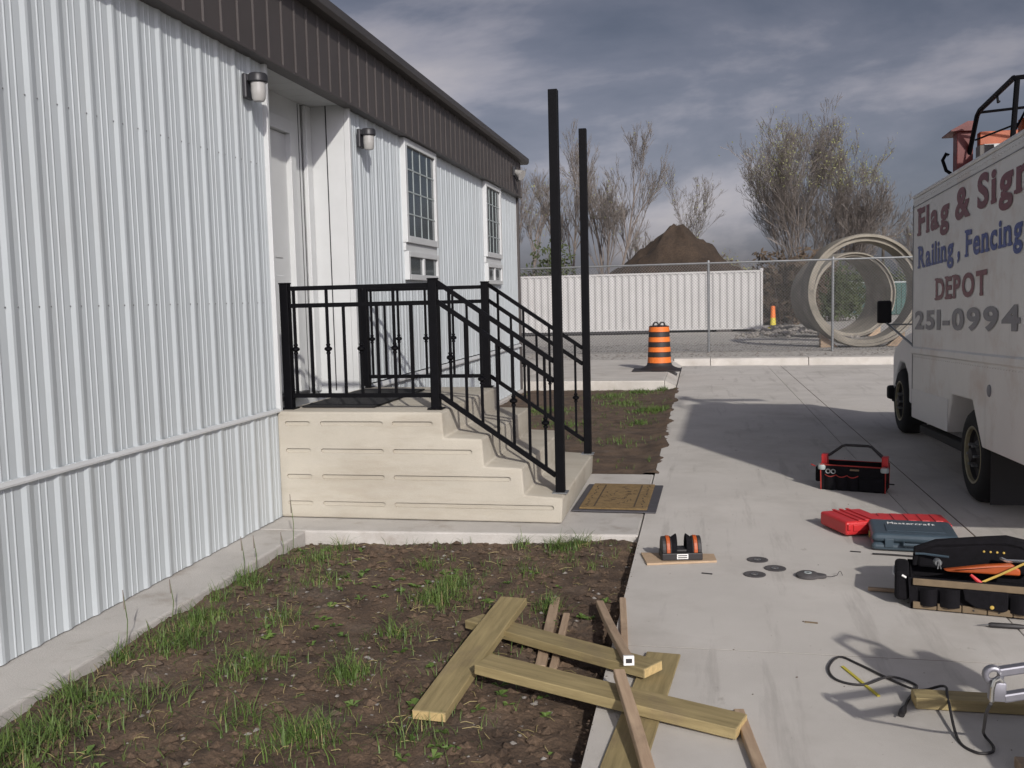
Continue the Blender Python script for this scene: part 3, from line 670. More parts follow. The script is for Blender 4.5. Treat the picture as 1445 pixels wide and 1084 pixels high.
# teal slatted fence far behind
tf = thing('slatted_fence', 'dark teal slatted fence with pale posts far behind the pipes', 'fence', (7.4, 60, .11))
for k in range(24): MB().bx(k*.28, k*.28+.25, 0, .03, .05, 1.95).build('slat', M_teal, tf)
for k in range(5): MB().bx(k*1.6-.05, k*1.6+.07, -.08, -.005, 0, 2.1).build('post', M_munt, tf)
MB().bx(-.05, 6.7, -.05, .05, 1.951, 2.03).build('top_rail', M_munt, tf)
# utility pole
t = thing('utility_pole', 'thin wooden utility pole with cross-arm above the concrete pipes', 'pole', (14.4, 80, .1))
MB().cyl((0,0,0), (0,0,6.6), .14, .10, 8).build('pole', M_pole, t); MB().bx(-1.0, 1.0, -.06, .06, 5.75, 5.87).build('cross_arm', M_pole, t)
for x in (-.9, -.4, .4, .9): MB().cyl((x, 0, 5.87), (x, 0, 6.05), .04, n=6).build('insulator', M_munt, t)

# traffic barrel
t = thing('traffic_barrel', 'orange and black striped traffic barrel on a black rubber base by the far kerb', 'barrel', (-.80, 18.75, .131)); t.scale = (1.14, 1.14, .90)
def dprof(z): return .235 - .02*z
zs = [.20, .34, .47, .60, .73, .86, .99, 1.0]
col = [1, 0, 1, 0, 1, 0, 1]
zz = [.17, .30, .41, .52, .63, .74, .85, .97]
for i in range(7):
    r0 = .205-.004*i; m_ = M_or if i % 2 == 0 else M_bblk
    b = MB(); b.lathe([(r0-.006, zz[i]), (r0, zz[i]+.006), (r0-.008, zz[i+1]-.006), (r0-.014, zz[i+1])], (0,0,0), 28); b.build('band', m_, t, smooth=True)
MB().bx(.02, .225, -.16, .10, .18, .995).build('flat_side', M_or, t, bevel=.04, seg=3) if False else None
MB().lathe([(0, .995), (.13, .99), (.178, .972), (.170, .95)], (0,0,0), 24).build('lid', M_bblk, t, smooth=True)
b = MB()
for x in (-.055, .055): b.tube([(x+.045*math.cos(a_*math.pi/8), 0, .985+.075*math.sin(a_*math.pi/8)) for a_ in range(9)], .014, 6)
b.build('handle', M_bblk, t, smooth=True)
MB().lathe([(.36, 0), (.37, .02), (.32, .05), (.26, .08), (.22, .12), (.205, .17)], (0,0,0), 28).build('rubber_base', M_bblk, t, smooth=True)
MB().bx(-.46, .38, -.34, .30, .0, .025).build('ballast_ring', M_bblk, t, bevel=.01)

# ================================================================== TREES AND BRUSH
def grow(rr, pts_cb, p, d, L, r, depth, maxd, up, spread, twig_cb):
    n = 5 if depth < 2 else 3; pts = [p.copy()]; rad = [r]; q = p.copy(); dd = d.copy()
    for i in range(n):
        dd = (dd + Vector((rr.gauss(0,.11), rr.gauss(0,.11), up*.2 + rr.gauss(0,.05)))).normalized()
        q = q + dd * (L/n); pts.append(q.copy()); rad.append(max(.007, r*(1-(i+1)/n*.72)))
    (pts_cb if depth <= 1 else twig_cb)(pts, rad, depth)
    if depth >= maxd: return
    k = (10, 7, 5, 3)[depth] if depth < 4 else 3
    for i in range(k):
        tt = rr.uniform(.25, 1.0) if depth else rr.uniform(.32, 1)
        idx = min(n-1, int(tt*n)); fr_ = tt*n-idx; b0 = pts[idx].lerp(pts[idx+1], fr_); rb = rad[idx]*(.42+.2*rr.random())
        ax = (pts[idx+1]-pts[idx]).normalized(); az = rr.uniform(0, 6.283); o_ = ax.orthogonal().normalized(); o2 = ax.cross(o_)
        an = rr.uniform(.35, .85)*spread; nd = (ax*math.cos(an) + (o_*math.cos(az)+o2*math.sin(az))*math.sin(an)).normalized()
        grow(rr, pts_cb, b0, nd, L*rr.uniform(.38, .62)*(1.15-.4*tt), max(.007, rb), depth+1, maxd, up, spread, twig_cb)
def tree(loc, H, seed, label, stems=1, spread=.8, lean=.1, leaf=700, maxd=4, r0=None, leafm=None, lzone=(.3, 1), ls=.075):
    rr = random.Random(seed); t = thing('bare_tree', label, 'tree', loc, group='budding trees behind the lot')
    tr, tw, lf = MB(), MB(), MB(); tips = []
    def c1(p, r, d): tr.tube(p, r, 6 if d == 0 else 4, False)
    def c2(p, r, d): tw.tube([p[0], p[len(p)//2], p[-1]], [max(min(r[0], .05), .008), .008, .005], 3, False); tips.append(p[-1]); tips.append(p[1])
    for s in range(stems):
        a = rr.uniform(0, 6.28) if stems > 1 else 0; q = rr.uniform(.0, .5) if stems > 1 else 0
        d = Vector((math.cos(a)*lean*rr.uniform(.5, 2), math.sin(a)*lean*rr.uniform(.5, 2), 1)).normalized()
        tilt = math.hypot(d.x, d.y); h = H*.66*(rr.uniform(.78, 1.0)*(1-.5*tilt) if s else 1)
        grow(rr, c1, Vector((q*math.cos(a), q*math.sin(a), -.1)), d, h, (r0 or H*.0115)*(1 if stems == 1 else .75), 0, maxd, .5, spread, c2)
    tr.build('trunk', M_bark, t, fix=False, smooth='all'); tw.build('crown', M_twig, t, fix=False)
    cand = [p for p in tips if lzone[0]*H < p.z < lzone[1]*H]
    if leaf and cand:
        for k in range(leaf):
            p = rr.choice(cand) + Vector((rr.gauss(0,.16), rr.gauss(0,.16), rr.gauss(0,.16))); s = ls*rr.uniform(.5, 1.3)
            a = Vector((rr.gauss(0,1), rr.gauss(0,1), rr.gauss(0,1))).normalized(); b2 = a.orthogonal().normalized()
            lf.add([p-a*s, p+b2*s*.5, p+a*s, p-b2*s*.5], [(0,1,2,3)])
        lf.build('leaves', leafm or M_leafy, t, fix=False)
    return t
tree((-11.3, 62, 0), 11.5, 11, 'slim bare tree just right of the building corner', 2, .55, .05, 80)
tree((-8.7, 63, 0), 14.0, 21, 'tall bare tree seen right behind the near tall railing post', 2, .5, .06, 120)
tree((-5.7, 61, 0), 13.8, 31, 'tall bare tree right of the farther tall railing post', 3, .5, .10, 120)
tree((-4.2, 66, 0), 9.5, 36, 'shorter bare tree left of the dirt heap', 2, .65, .15, 60)
tree((-1.2, 70, 0), 11.6, 41, 'lone slender sapling rising behind the dirt heap', 1, .7, .05, 150, 4, .06)
tree((6.2, 60, 0), 15.4, 51, 'largest spreading bare tree with yellow-green buds behind the pipes', 12, .6, .42, 2200, 4, .075, None, (.5, 1))
tree((6.3, 62, 0), 14.6, 57, 'bare multi-stem tree standing right behind the middle of the largest tree', 5, .6, .14, 500, 4, .075)
tree((3.0, 56, 0), 5.9, 61, 'low greenish willow-like tree left of the largest tree', 4, .9, .4, 1300, 4, .07, None, (.2, 1))
tree((15.6, 76, 0), 8.8, 71, 'small distant bare tree right of the utility pole', 2, .6, .08, 100)
def bush(loc, w, h, seed, label, leafm, n=1500, ls=.11):
    rr = random.Random(seed); t = thing('shrub', label, 'shrub', loc, group='brush behind the lot'); st = MB(); lf = MB()
    for k in range(40):
        a = rr.uniform(0, 6.28); e_ = Vector((math.cos(a)*w*.5*rr.random(), math.sin(a)*w*.3*rr.random(), h*rr.uniform(.5, 1.05)))
        p0 = Vector((e_.x*.35, e_.y*.35, 0)); st.tube([p0, p0.lerp(e_, .5)+Vector((rr.gauss(0,.1), 0, .1)), e_], [.025, .016, .008], 3, False)
        for m_ in range(n//40):
            p = p0.lerp(e_, rr.uniform(.2, 1.05)) + Vector((rr.gauss(0,.22), rr.gauss(0,.22), rr.gauss(0,.2))); p.z = max(.05, p.z); s = ls*rr.uniform(.5, 1.4)
            a_ = Vector((rr.gauss(0,1), rr.gauss(0,1), rr.gauss(0,1))).normalized(); b2 = a_.orthogonal().normalized(); lf.add([p-a_*s, p+b2*s*.5, p+a_*s, p-b2*s*.5], [(0,1,2,3)])
    st.build('stems', M_twig, t, fix=False); lf.build('foliage', leafm, t, fix=False)
bush((4.0, 46, .1), 4.2, 3.1, 1, 'dense dark brown brush between container and concrete pipes', M_brushb, 5000, .13)
bush((6.6, 50, .1), 4.6, 2.8, 2, 'dark green brush seen behind the concrete pipes', M_leafd, 4000, .13)
bush((-9.0, 57, .1), 3.4, 4.6, 3, 'green leafy shrub above the container beside the near tall post', M_leafd, 1600, .14)
bush((-11.5, 58, .1), 3.2, 2.9, 4, 'low green shrub at the building corner above the container', M_leafd, 1600, .14)
bush((11.8, 63, .1), 5.0, 2.6, 5, 'low dark shrub behind the teal slatted fence', M_leafd, 2500, .13)
bush((1.0, 58, .1), 5.0, 3.4, 6, 'brown brush right of the dirt heap', M_brushb, 2500, .12)
bush((-14.5, 70, .1), 7.0, 3.4, 7, 'brown brush far behind the building corner', M_brushb, 2500, .14)
bush((17.5, 66, .1), 6.0, 2.5, 8, 'brown brush at the far right behind the truck', M_brushb, 2000, .14)

# ================================================================== GRASS, PEBBLES
CL_N = [(-2.53,4.05,.20,300),(-2.57,4.35,.16,200),(-2.52,3.07,.24,330),(-2.01,3.77,.22,230),(-1.53,3.75,.13,170),(-1.47,3.16,.22,260),(-1.42,4.84,.20,260),(-2.43,5.57,.17,150),(-.92,6.02,.14,170),(-.80,4.80,.09,110),(-1.40,5.10,.14,150),(-2.70,3.83,.10,90),(-2.68,5.06,.14,170),(-2.62,3.41,.20,220),(-2.43,5.92,.12,90),(-1.48,4.28,.12,70),(-2.14,4.40,.14,90),(-.79,6.10,.10,110),(-2.56,2.88,.22,260),(-1.69,5.49,.10,60),(-2.3,3.4,.25,130),(-1.8,3.3,.16,80),(-1.1,3.2,.10,40),(-2.2,5.1,.18,80),(-1.0,5.4,.12,40),(-1.2,6.1,.10,50),(-2.66,4.7,.08,60)]
CL_F = [(-.68,13.3,.35,420),(-1.15,14.2,.4,300),(-1.46,15.2,.5,300),(-2.2,13.3,.5,300),(-.99,16.0,.3,260),(-.65,16.3,.12,140),(-1.68,11.8,.4,200),(-.92,10.4,.3,90),(-2.4,11,.4,160),(-1.9,9.4,.4,140),(-.8,12,.25,120),(-2.8,9.5,.3,120),(-2.95,10.2,.2,120)]
def grass_obj(name, clumps, fn, hmin, hmax, sc, x0, x1, y0, y1, m, seed, loose):
    rr = random.Random(seed); b = MB()
    def blade(x, y, h, az, w, curl):
        z = fn(x, y) - .008; dx_, dy_ = math.cos(az), math.sin(az); px_, py_ = -dy_*w, dx_*w; v = []
        for t_, ww in ((0, 1), (.4, .85), (.75, .5)):
            c_ = curl*h*t_*t_; zz_ = z + h*t_*(1-.35*curl*t_)
            v += [(x+dx_*c_-px_*ww, y+dy_*c_-py_*ww, zz_), (x+dx_*c_+px_*ww, y+dy_*c_+py_*ww, zz_)]
        v.append((x+dx_*curl*h, y+dy_*curl*h, z+h*(1-.35*curl)))
        b.add(v, [(0,1,3,2),(2,3,5,4),(4,5,6)])
    for cx, cy, s, n_ in clumps:
        for k in range(int(n_*1.15)):
            x, y = rr.gauss(cx, s*.46), rr.gauss(cy, s*.46)
            if not (x0 < x < x1 and y0 < y < y1): continue
            blade(x, y, rr.uniform(hmin, hmax)*(.55+.6*math.exp(-((x-cx)**2+(y-cy)**2)/(s*s*.4))), rr.uniform(0, 6.28), rr.uniform(.0012, .0028)*sc, rr.uniform(.2, 1.35))
    for k in range(loose):
        x, y = rr.uniform(x0, x1), rr.uniform(y0, y1)
        if noise.noise(Vector((x*1.3, y*1.3, 20))) < .02: continue
        for q in range(4): blade(x+rr.gauss(0,.012), y+rr.gauss(0,.012), rr.uniform(hmin*.5, hmax*.6), rr.uniform(0, 6.28), rr.uniform(.001, .002)*sc, rr.uniform(.2, 1))
    return stuff(b.build(name, m, fix=False))
o = grass_obj('grass_near', CL_N, soil_near, .05, .16, 1.1, -2.76, -.43, 2.3, 6.2, M_grass, 1, 1000); o['label'] = 'tufts of green grass growing in the near soil bed'
o = grass_obj('grass_far', CL_F, soil_far, .05, .13, 1.9, -3.0, -.43, 8.5, 16.38, M_grass, 2, 500); o['label'] = 'tufts of green grass in the soil bed beyond the steps'
o = grass_obj('dry_grass', [(a, b_, c_*1.3, int(d_*.16)) for a, b_, c_, d_ in CL_N], soil_near, .04, .12, .8, -2.76, -.43, 2.3, 6.2, M_dry, 3, 60); o['label'] = 'dry straw-coloured blades among the near grass tufts'
# low broad-leaved weeds between the tufts
b = MB(); rr = random.Random(91)
for k in range(150):
    cx, cy = rr.uniform(-2.7, -.5), rr.uniform(2.8, 6.1)
    if noise.noise(Vector((cx*1.1, cy*1.1, 50))) < -.05: continue
    for q in range(rr.randint(4, 9)):
        a = rr.uniform(0, 6.28); L = rr.uniform(.015, .05); w = L*rr.uniform(.2, .38); z = soil_near(cx, cy) + .002; lift = rr.uniform(.1, .7)*L
        ux, uy = math.cos(a), math.sin(a)
        b.add([(cx, cy, z), (cx+ux*L*.5-uy*w, cy+uy*L*.5+ux*w, z+lift*.8), (cx+ux*L, cy+uy*L, z+lift*.7), (cx+ux*L*.5+uy*w, cy+uy*L*.5-ux*w, z+lift*.8)], [(0,1,2,3)])
stuff(b.build('weeds', M_grass, fix=False))['label'] = 'small broad-leaved weeds dotted over the near soil bed'
# seeding stalks against the wall
for i, (x, y, h) in enumerate(((-2.74, 3.95, .26), (-2.72, 4.32, .20), (-2.73, 5.12, .24), (-2.70, 5.22, .22), (-2.74, 5.85, .36), (-2.71, 5.62, .16))):
    z = soil_near(x, y); t = thing('grass_stalk', ['thin seeding grass stalk at the front of the foundation strip', 'second thin grass stalk along the foundation strip', 'bent grass stalk at the middle of the foundation strip', 'slim grass stalk just beyond the bent one', 'tallest dark grass stalk in front of the wall near the steps', 'short pale stalk near the steps end of the strip'][i], 'grass stalk', (x, y, z), group='grass stalks along the foundation strip')
    MB().tube([(0,0,0), (.01, .005, h*.5), (-.01, .012, h)], .0022, 4).build('stem', M_grass, t); MB().tube([(-.004, .009, h*.72), (-.012, .013, h*1.08)], [.0055, .002], 5).build('seed_head', M_bark, t)
def pebbles(name, n, x0, x1, y0, y1, fn, smin, smax, seed, m):
    rr = random.Random(seed); b = MB()
    for k in range(n):
        x, y = rr.uniform(x0, x1), rr.uniform(y0, y1); s = smin + (smax-smin)*rr.random()**3.2; z = fn(x, y) + s*.15; pts = []
        rz = rr.uniform(0, 6.28); c_, s_ = math.cos(rz), math.sin(rz)
        for dx_, dy_, dz_ in ((1,0,0),(.5,.8,.1),(-.5,.8,0),(-1,0,.1),(-.5,-.8,0),(.5,-.8,.1)):
            q = rr.uniform(.7, 1.2); px_, py_ = dx_*s*q*1.25, dy_*s*q; pts.append((x+px_*c_-py_*s_, y+px_*s_+py_*c_, z+dz_*s))
        pts.append((x+rr.gauss(0,.1)*s, y, z+s*rr.uniform(.4,.75)))
        b.add(pts, [(i, (i+1)%6, 6) for i in range(6)])
    return stuff(b.build(name, m, fix=False))
o = pebbles('pebbles', 800, -2.74, -.43, 2.6, 6.2, soil_near, .0025, .015, 5, M_peb); o['label'] = 'small pale stones scattered in the near soil bed'
o = pebbles('soil_clods', 4500, -2.74, -.43, 2.6, 6.2, soil_near, .004, .032, 6, M_soil); o['label'] = 'dark crumbs of soil over the near bed'
o = pebbles('pavement_grit', 160, -.39, 1.4, 3.1, 11, lambda x, y: 0.0, .0015, .006, 8, M_soil); o['label'] = 'specks of dirt on the sidewalk'
o = pebbles('lot_gravel', 5000, -8, 9, 22.2, 30, lambda x, y: .11, .008, .045, 9, M_peb); o['label'] = 'grey gravel stones of the fenced lot'

o = pebbles('edge_dirt', 380, -.430, -.392, 2.8, 6.2, lambda x, y: -.002, .0015, .007, 15, M_soil); o['label'] = 'crumbs of soil spilled along the edge of the sidewalk'
def straws(n, seed):
    rr = random.Random(seed); b = MB()
    for k in range(n):
        x, y = rr.uniform(-2.7, -.46), rr.uniform(2.7, 6.15); a = rr.uniform(0, 6.28); L = rr.uniform(.02, .09); z = soil_near(x, y) + .006
        x2, y2 = x + L*math.cos(a), y + L*math.sin(a); z2 = soil_near(x2, y2) + .007
        b.tube([(x, y, z), ((x+x2)/2 + rr.gauss(0, .006), (y+y2)/2, (z+z2)/2 + .006), (x2, y2, z2)], .0014, 3, False)
    return stuff(b.build('straw_litter', M_dry, fix=False))
straws(420, 3)['label'] = 'dead straw and twigs strewn over the near soil bed'
# ================================================================== LUMBER
def board(name, p0, p1, w, h, m, label, cat='board', tiltroll=0, group='loose lumber on the soil and sidewalk', endm=True):
    p0 = Vector(p0); p1 = Vector(p1); d = p1 - p0; L = d.length
    o = MB().bx(0, L, -w/2, w/2, -h, 0); rr = random.Random(hash(label) % 997 if False else sum(map(ord, label)))
    b = MB(); n = 8; bow = rr.uniform(-.006, .006)
    for i in range(n+1):
        t_ = i/n; x = L*t_; k = bow*math.sin(math.pi*t_)
        b.v += [(x, -w/2+k, -h), (x, w/2+k, -h), (x, w/2+k, 0), (x, -w/2+k, 0)]
    for i in range(n):
        a = 4*i
        for j in range(4): b.f.append((a+j, a+(j+1)%4, a+4+(j+1)%4, a+4+j)); b.m.append(0)
    b.f += [(3,2,1,0), (4*n, 4*n+1, 4*n+2, 4*n+3)]; b.m += [1, 1]
    ob = b.build(name, [m, M_end if m is M_pine else M_stick], bevel=.003, seg=1)
    X = d.normalized(); Yv = Vector((0,0,1)).cross(X).normalized(); Z = X.cross(Yv)
    ob.matrix_world = Matrix.Translation(p0) @ Matrix((X, Yv, Z)).transposed().to_4x4() @ Matrix.Rotation(tiltroll, 4, 'X')
    tag(ob, label, cat, group); return ob
board('plank', (-.95, 4.60, .075), (-1.05, 3.385, .005), .140, .040, M_pine, 'leftmost wide treated plank slanting over the others on the soil')
board('plank', (-1.12, 4.43, .022), (-.20, 3.81, .072), .125, .042, M_pine, 'treated plank passing under the leftmost plank toward the sidewalk')
board('plank', (-.91, 3.735, .088), (.14, 3.372, .052), .140, .042, M_pine, 'longest treated plank lying across soil edge and sidewalk in front')
board('plank', (-.168, 4.09, .018), (-.295, 2.75, .010), .150, .012, M_pine, 'thin flat board on the sidewalk under the other planks')
board('stake', (-.78, 4.905, -.015), (-.704, 3.95, -.015), .048, .030, M_stick, 'left one of two short sticks on the soil under the plank', 'stick')
board('stake', (-.686, 4.665, -.018), (-.645, 3.93, -.018), .034, .028, M_stick, 'right and shorter one of two sticks on the soil under the plank', 'stick')
s3 = board('stake', (-.53, 4.815, .005), (-.299, 3.79, .108), .040, .034, M_stick, 'stick with bright metal clip leaning over the plank end', 'stick', 0)
MB().bx(.985*1.055, 1.0*1.056, -.022, .022, -.036, .003).build('metal_clip', M_white, s3); MB().bx(1.0562, 1.0572, -.013, .013, -.026, -.008).build('clip_slot', M_bblk, s3)
board('stake', (-.413, 4.865, .010), (-.335, 4.02, .026), .034, .030, M_stick, 'stick lying along the sidewalk edge behind the clipped stick', 'stick')
board('stake', (-.325, 3.61, .128), (-.150, 2.86, .05), .044, .036, M_stick, 'stick crossing over the front plank toward the camera', 'stick')
board('stake', (.135, 3.53, .03), (.215, 2.90, .03), .040, .028, M_stick, 'stick at the right end of the front plank', 'stick')
board('wood_chip', (.085, 3.52, .012), (.15, 3.50, .012), .05, .01, M_stick, 'small wood scrap beside the right end of the front plank', 'wood scrap')

# ================================================================== TOOLS ON THE PAVEMENT
# plywood with cradle
pb = MB().prism([(-.32, 5.505), (.09, 5.615), (.075, 5.765), (-.37, 5.745)], .001, .014, 'xy').build('plywood_scrap', M_ply, bevel=.002)
tag(pb, 'thin plywood offcut on the sidewalk under the black and orange cradle', 'plywood')
t = thing('pipe_cradle', 'black cradle with two orange banded rounded cheeks and a white label', 'tool', (-.125, 5.655, .0145), (0, 0, R(11)))
MB().bx(-.122, .122, -.07, .07, 0, .045).build('base', M_bblk, t, bevel=.006)
for s in (-1, 1):
    def shell(x0, x1, r, zc, dr_=0):
        pts = [(r*math.cos(a*math.pi/14), zc + 1.35*r*math.sin(a*math.pi/14)) for a in range(15)]; return [(p[0], max(p[1], .02)) for p in pts]
    def cheek(name, xa, xb, r, m):
        q = shell(0, 0, r, .045); MB().prism(q, xa, xb, 'yz').build(name, m, t, bevel=.004)
    cheek('outer_cheek', s*.118, s*.094, .066, M_bblk); cheek('orange_band', s*.0935, s*.070, .069, M_ora); cheek('inner_ring', s*.0695, s*.062, .066, M_bblk)
    b = MB(); n = 12
    for k in range(n+1):
        a = math.pi*k/n
        b.v += [(s*.0618, .062*math.cos(a), .045+.082*math.sin(a)), (s*.030, .056*math.cos(a), .045+.105*math.sin(a)), (s*.026, .045*math.cos(a), .045+.098*math.sin(a)), (s*.0618, .03*math.cos(a), .045+.05*math.sin(a))]
    for k in range(n):
        for j in range(4): b.f.append((4*k+j, 4*k+(j+1)%4, 4*k+4+(j+1)%4, 4*k+4+j)); b.m.append(0)
    b.build('flare', M_nylon, t, smooth=True)
MB().bx(-.06, .06, -.05, .05, .0455, .062).build('saddle', M_bblk, t, bevel=.006)
l_ = MB().bx(-.034, .034, -.0725, -.0705, .010, .040).build('label_plate', M_white, t, bevel=.0008)
MB().bx(-.028, .028, -.0735, -.0727, .016, .022).bx(-.028, .028, -.0735, -.0727, .028, .034).build('label_print', M_bblk, l_)
# cutting discs
def disc(x, y, label, first=[None]):
    if first[0] is None:
        t = thing('cutting_disc', label, 'disc', (x, y, .0008), group='loose cutting discs on the sidewalk')
        MB().lathe([(.012, 0), (.062, 0), (.062, .004), (.030, .004), (.028, .003), (.012, .003)], (0,0,0), 36, closed=True).build('wheel', M_disc, t, smooth=True)
        MB().lathe([(.0122, .0042), (.021, .0046), (.021, .0041)], (0,0,0), 24).build('metal_ring', M_galv, t)
        first[0] = t
    else:
        t = copy_tree(first[0]); t.location = (x, y, .0008); t['label'] = label
disc(.331, 5.70, 'grey cutting disc farthest back of the three loose ones'); disc(.42, 5.528, 'grey cutting disc rightmost of the three loose ones'); disc(.297, 5.393, 'grey cutting disc nearest the camera of the three loose ones')
t = thing('chalk_reel', 'grey chalk line reel with loose string on the sidewalk', 'reel', (.588, 5.386, .001), (0, 0, R(-8)))
MB().lathe([(0, .024), (.05, .024), (.064, .016), (.066, .004), (.06, 0), (0, 0)], (0,0,0), 30).build('case', M_disc, t, smooth=True)
MB().prism([(.04, .038), (.088, .020), (.10, .008), (.10, -.012), (.085, -.026), (.03, -.045)], .002, .020, 'xy').build('nose', M_disc, t, bevel=.004)
MB().lathe([(.010, .026), (.020, .027), (.022, .0242)], (0,0,0), 20).build('hub', M_munt, t, smooth=True)
MB().tube([(.098, 0, .010), (.125, .02, .004), (.14, .012, .012), (.155, .045, .006), (.168, .05, .03), (.175, .075, .022), (.185, .06, .004)], .0018, 5).build('string', M_bblk, t)

# red trimmed tote
t = thing('tool_tote', 'open black fabric tool tote with red trim and bent handle', 'tool bag', (1.225, 7.90, .001), (0, 0, R(-17)))
TW, TD, TH = .245, .115, .205
body = MB()
body.add([(-TW,-TD,0),(TW,-TD,0),(TW,TD,0),(-TW,TD,0),(-TW-.004,-TD-.008,TH),(TW+.004,-TD-.008,TH),(TW+.004,TD+.008,TH),(-TW-.004,TD+.008,TH)], [(0,3,2,1),(0,1,5,4),(1,2,6,5),(2,3,7,6),(3,0,4,7)])
body.bx(-TW+.012, TW-.012, -TD+.012, TD-.012, .01, .05); body.build('body', M_nylon, t)
inner = MB().add([(-TW+.012,-TD+.01,.05),(TW-.012,-TD+.01,.05),(TW-.012,TD-.01,.05),(-TW+.012,TD-.01,.05),(-TW+.006,-TD+.0,TH),(TW-.006,-TD+.0,TH),(TW-.006,TD-.0,TH),(-TW+.006,TD,TH)], [(0,1,5,4),(1,2,6,5),(2,3,7,6),(3,0,4,7)]); inner.build('lining', M_nylon, t, fix=False)
rim = MB()
for a, b_ in (((-TW-.004,-TD-.008,TH),(TW+.004,-TD-.008,TH)),((TW+.004,-TD-.008,TH),(TW+.004,TD+.008,TH)),((TW+.004,TD+.008,TH),(-TW-.004,TD+.008,TH)),((-TW-.004,TD+.008,TH),(-TW-.004,-TD-.008,TH))): rim.tube([a, b_], .005, 6)
for x in (-TW, TW): rim.tube([(x, -TD-.002, .0), (x*1.01, -TD-.010, TH)], .005, 6); rim.tube([(x, TD+.002, .0), (x*1.01, TD+.010, TH)], .005, 6)
rim.build('red_binding', M_redt, t)
for k, x in enumerate((-.17, -.085, 0.0)):
    p = MB(); pts = [(x-.042+.084*j/8, -TD-.006-.020*math.sin(math.pi*j/8)) for j in range(9)]
    p.add([(a, b_, .008) for a, b_ in pts] + [(a, b_-.004, .125) for a, b_ in pts], [(j, j+1, 9+j+1, 9+j) for j in range(8)]); q = p.build('pocket', M_nylon, t, smooth='all')
    MB().tube([(a, b_-.005, .127 - .012*math.sin(math.pi*j/8)) for j, (a, b_) in enumerate(pts)], .004, 5).build('pocket_trim', M_redt, q)
MB().bx(.05, .235, -TD-.024, -TD-.007, .012, .115).build('flat_pocket', M_nylon, t, bevel=.006)
for x in (-.185, -.145): MB().lathe([(.012, -.004), (.019, -.006), (.021, 0)], (x, -TD-.030, .158), 14, 'y').build('eyelet', M_galv, t)
MB().bx(-.02, .05, -TD-.018, -TD-.0075, .168, .182).build('badge', M_tan, t, bevel=.002)
for s in (-1, 1):
    k_ = MB().bx(s*.232-.024, s*.232+.024, -.05, .03, TH-.03, TH+.075).build('handle_bracket', M_redp, t, bevel=.008)
    MB().lathe([(.030, 0), (.034, .01), (.034, .03), (.03, .04)], (s*.238, -TD+.01, TH-.04), 16).build('tape_roll', M_munt, t, smooth=True)
MB().tube([(-.225, 0, TH+.05), (-.19, 0, TH+.07), (-.10, 0, TH+.140), (-.07, 0, TH+.150), (.10, 0, TH+.150), (.13, 0, TH+.140), (.20, 0, TH+.07), (.225, 0, TH+.05)], .011, 8).build('handle', M_bblk, t, smooth=True)
MB().bx(-.30, -TW-.006, -.06, .09, .05, .175).build('side_pouch', M_nylon, t, bevel=.012)
MB().tube([(-.30, -.06, .178), (-.335, -.05, .19)], .005, 5).build('zip_pull', M_redt, t)
MB().tube([(.25, -.02, .06), (.30, .0, .055)], .006, 6).build('loose_strap', M_bblk, t)

# red drill case (opened) and navy case
t = thing('red_case', 'open red plastic tool case lying behind the navy case', 'tool case', (1.0, 6.50, .001), (0, 0, R(22)))
def shell_box(nm, x0, x1, y0, y1, z0, z1, par, m, rot=None):
    b = MB().bx(x0, x1, y0, y1, z0, z0+.012).bx(x0, x0+.012, y0, y1, z0+.0125, z1).bx(x1-.012, x1, y0, y1, z0+.0125, z1).bx(x0+.0125, x1-.0125, y0, y0+.012, z0+.0125, z1).bx(x0+.0125, x1-.0125, y1-.012, y1, z0+.0125, z1)
    return b.build(nm, m, par, bevel=.003)
tr_ = MB().bx(-.15, .15, -.17, .17, .012, .105).build('lower_half', M_redp, t, bevel=.018, seg=3)
MB().bx(-.10, .10, -.178, -.1695, .040, .085).build('raised_panel', M_redp, tr_, bevel=.004); MB().bx(-.14, -.115, -.182, -.1695, .05, .09).build('latch', M_redp, tr_, bevel=.004)
for x in (-.05, .0, .05): MB().bx(x-.012, x+.012, -.17, .17, .105, .112).build('rib', M_redp, tr_, bevel=.003)
ld = MB().bx(.155, .62, -.06, .20, .004, .062).build('upper_half', M_redp, t, bevel=.014, seg=3); ld.rotation_euler = (0, 0, R(-22)); ld.location = (.02, .06, 0)
for k in range(5): MB().bx(.19+k*.085, .24+k*.085, -.03, .17, .062, .068).build('rib', M_redp, ld, bevel=.003)
MB().bx(.58, .625, -.064, .0, .012, .05).build('hinge', M_redp, ld, bevel=.004)
t = thing('navy_case', 'closed navy blue tool case with white lettering on the lid', 'tool case', (1.30, 6.16, .001), (0, 0, R(-6)))
MB().bx(-.25, .25, -.21, .21, .006, .055).build('lower_half', M_navy, t, bevel=.024, seg=3)
lid = MB().bx(-.25, .25, -.21, .21, .057, .112).build('lid', M_navy, t, bevel=.030, seg=4)
MB().bx(-.16, .18, -.13, .05, .112, .117).build('raised_panel', M_navy, lid, bevel=.004)
for x in (-.15, .15): MB().bx(x-.025, x+.025, -.218, -.209, .03, .085).build('latch', M_navy, t, bevel=.004)
MB().bx(-.2565, -.2495, -.06, -.03, .05, .085).build('side_label', M_ochre, t)
MB().tube([(-.07, -.212, .06), (-.07, -.245, .06), (.07, -.245, .06), (.07, -.212, .06)], .010, 8).build('handle', M_navy, t, smooth=True)
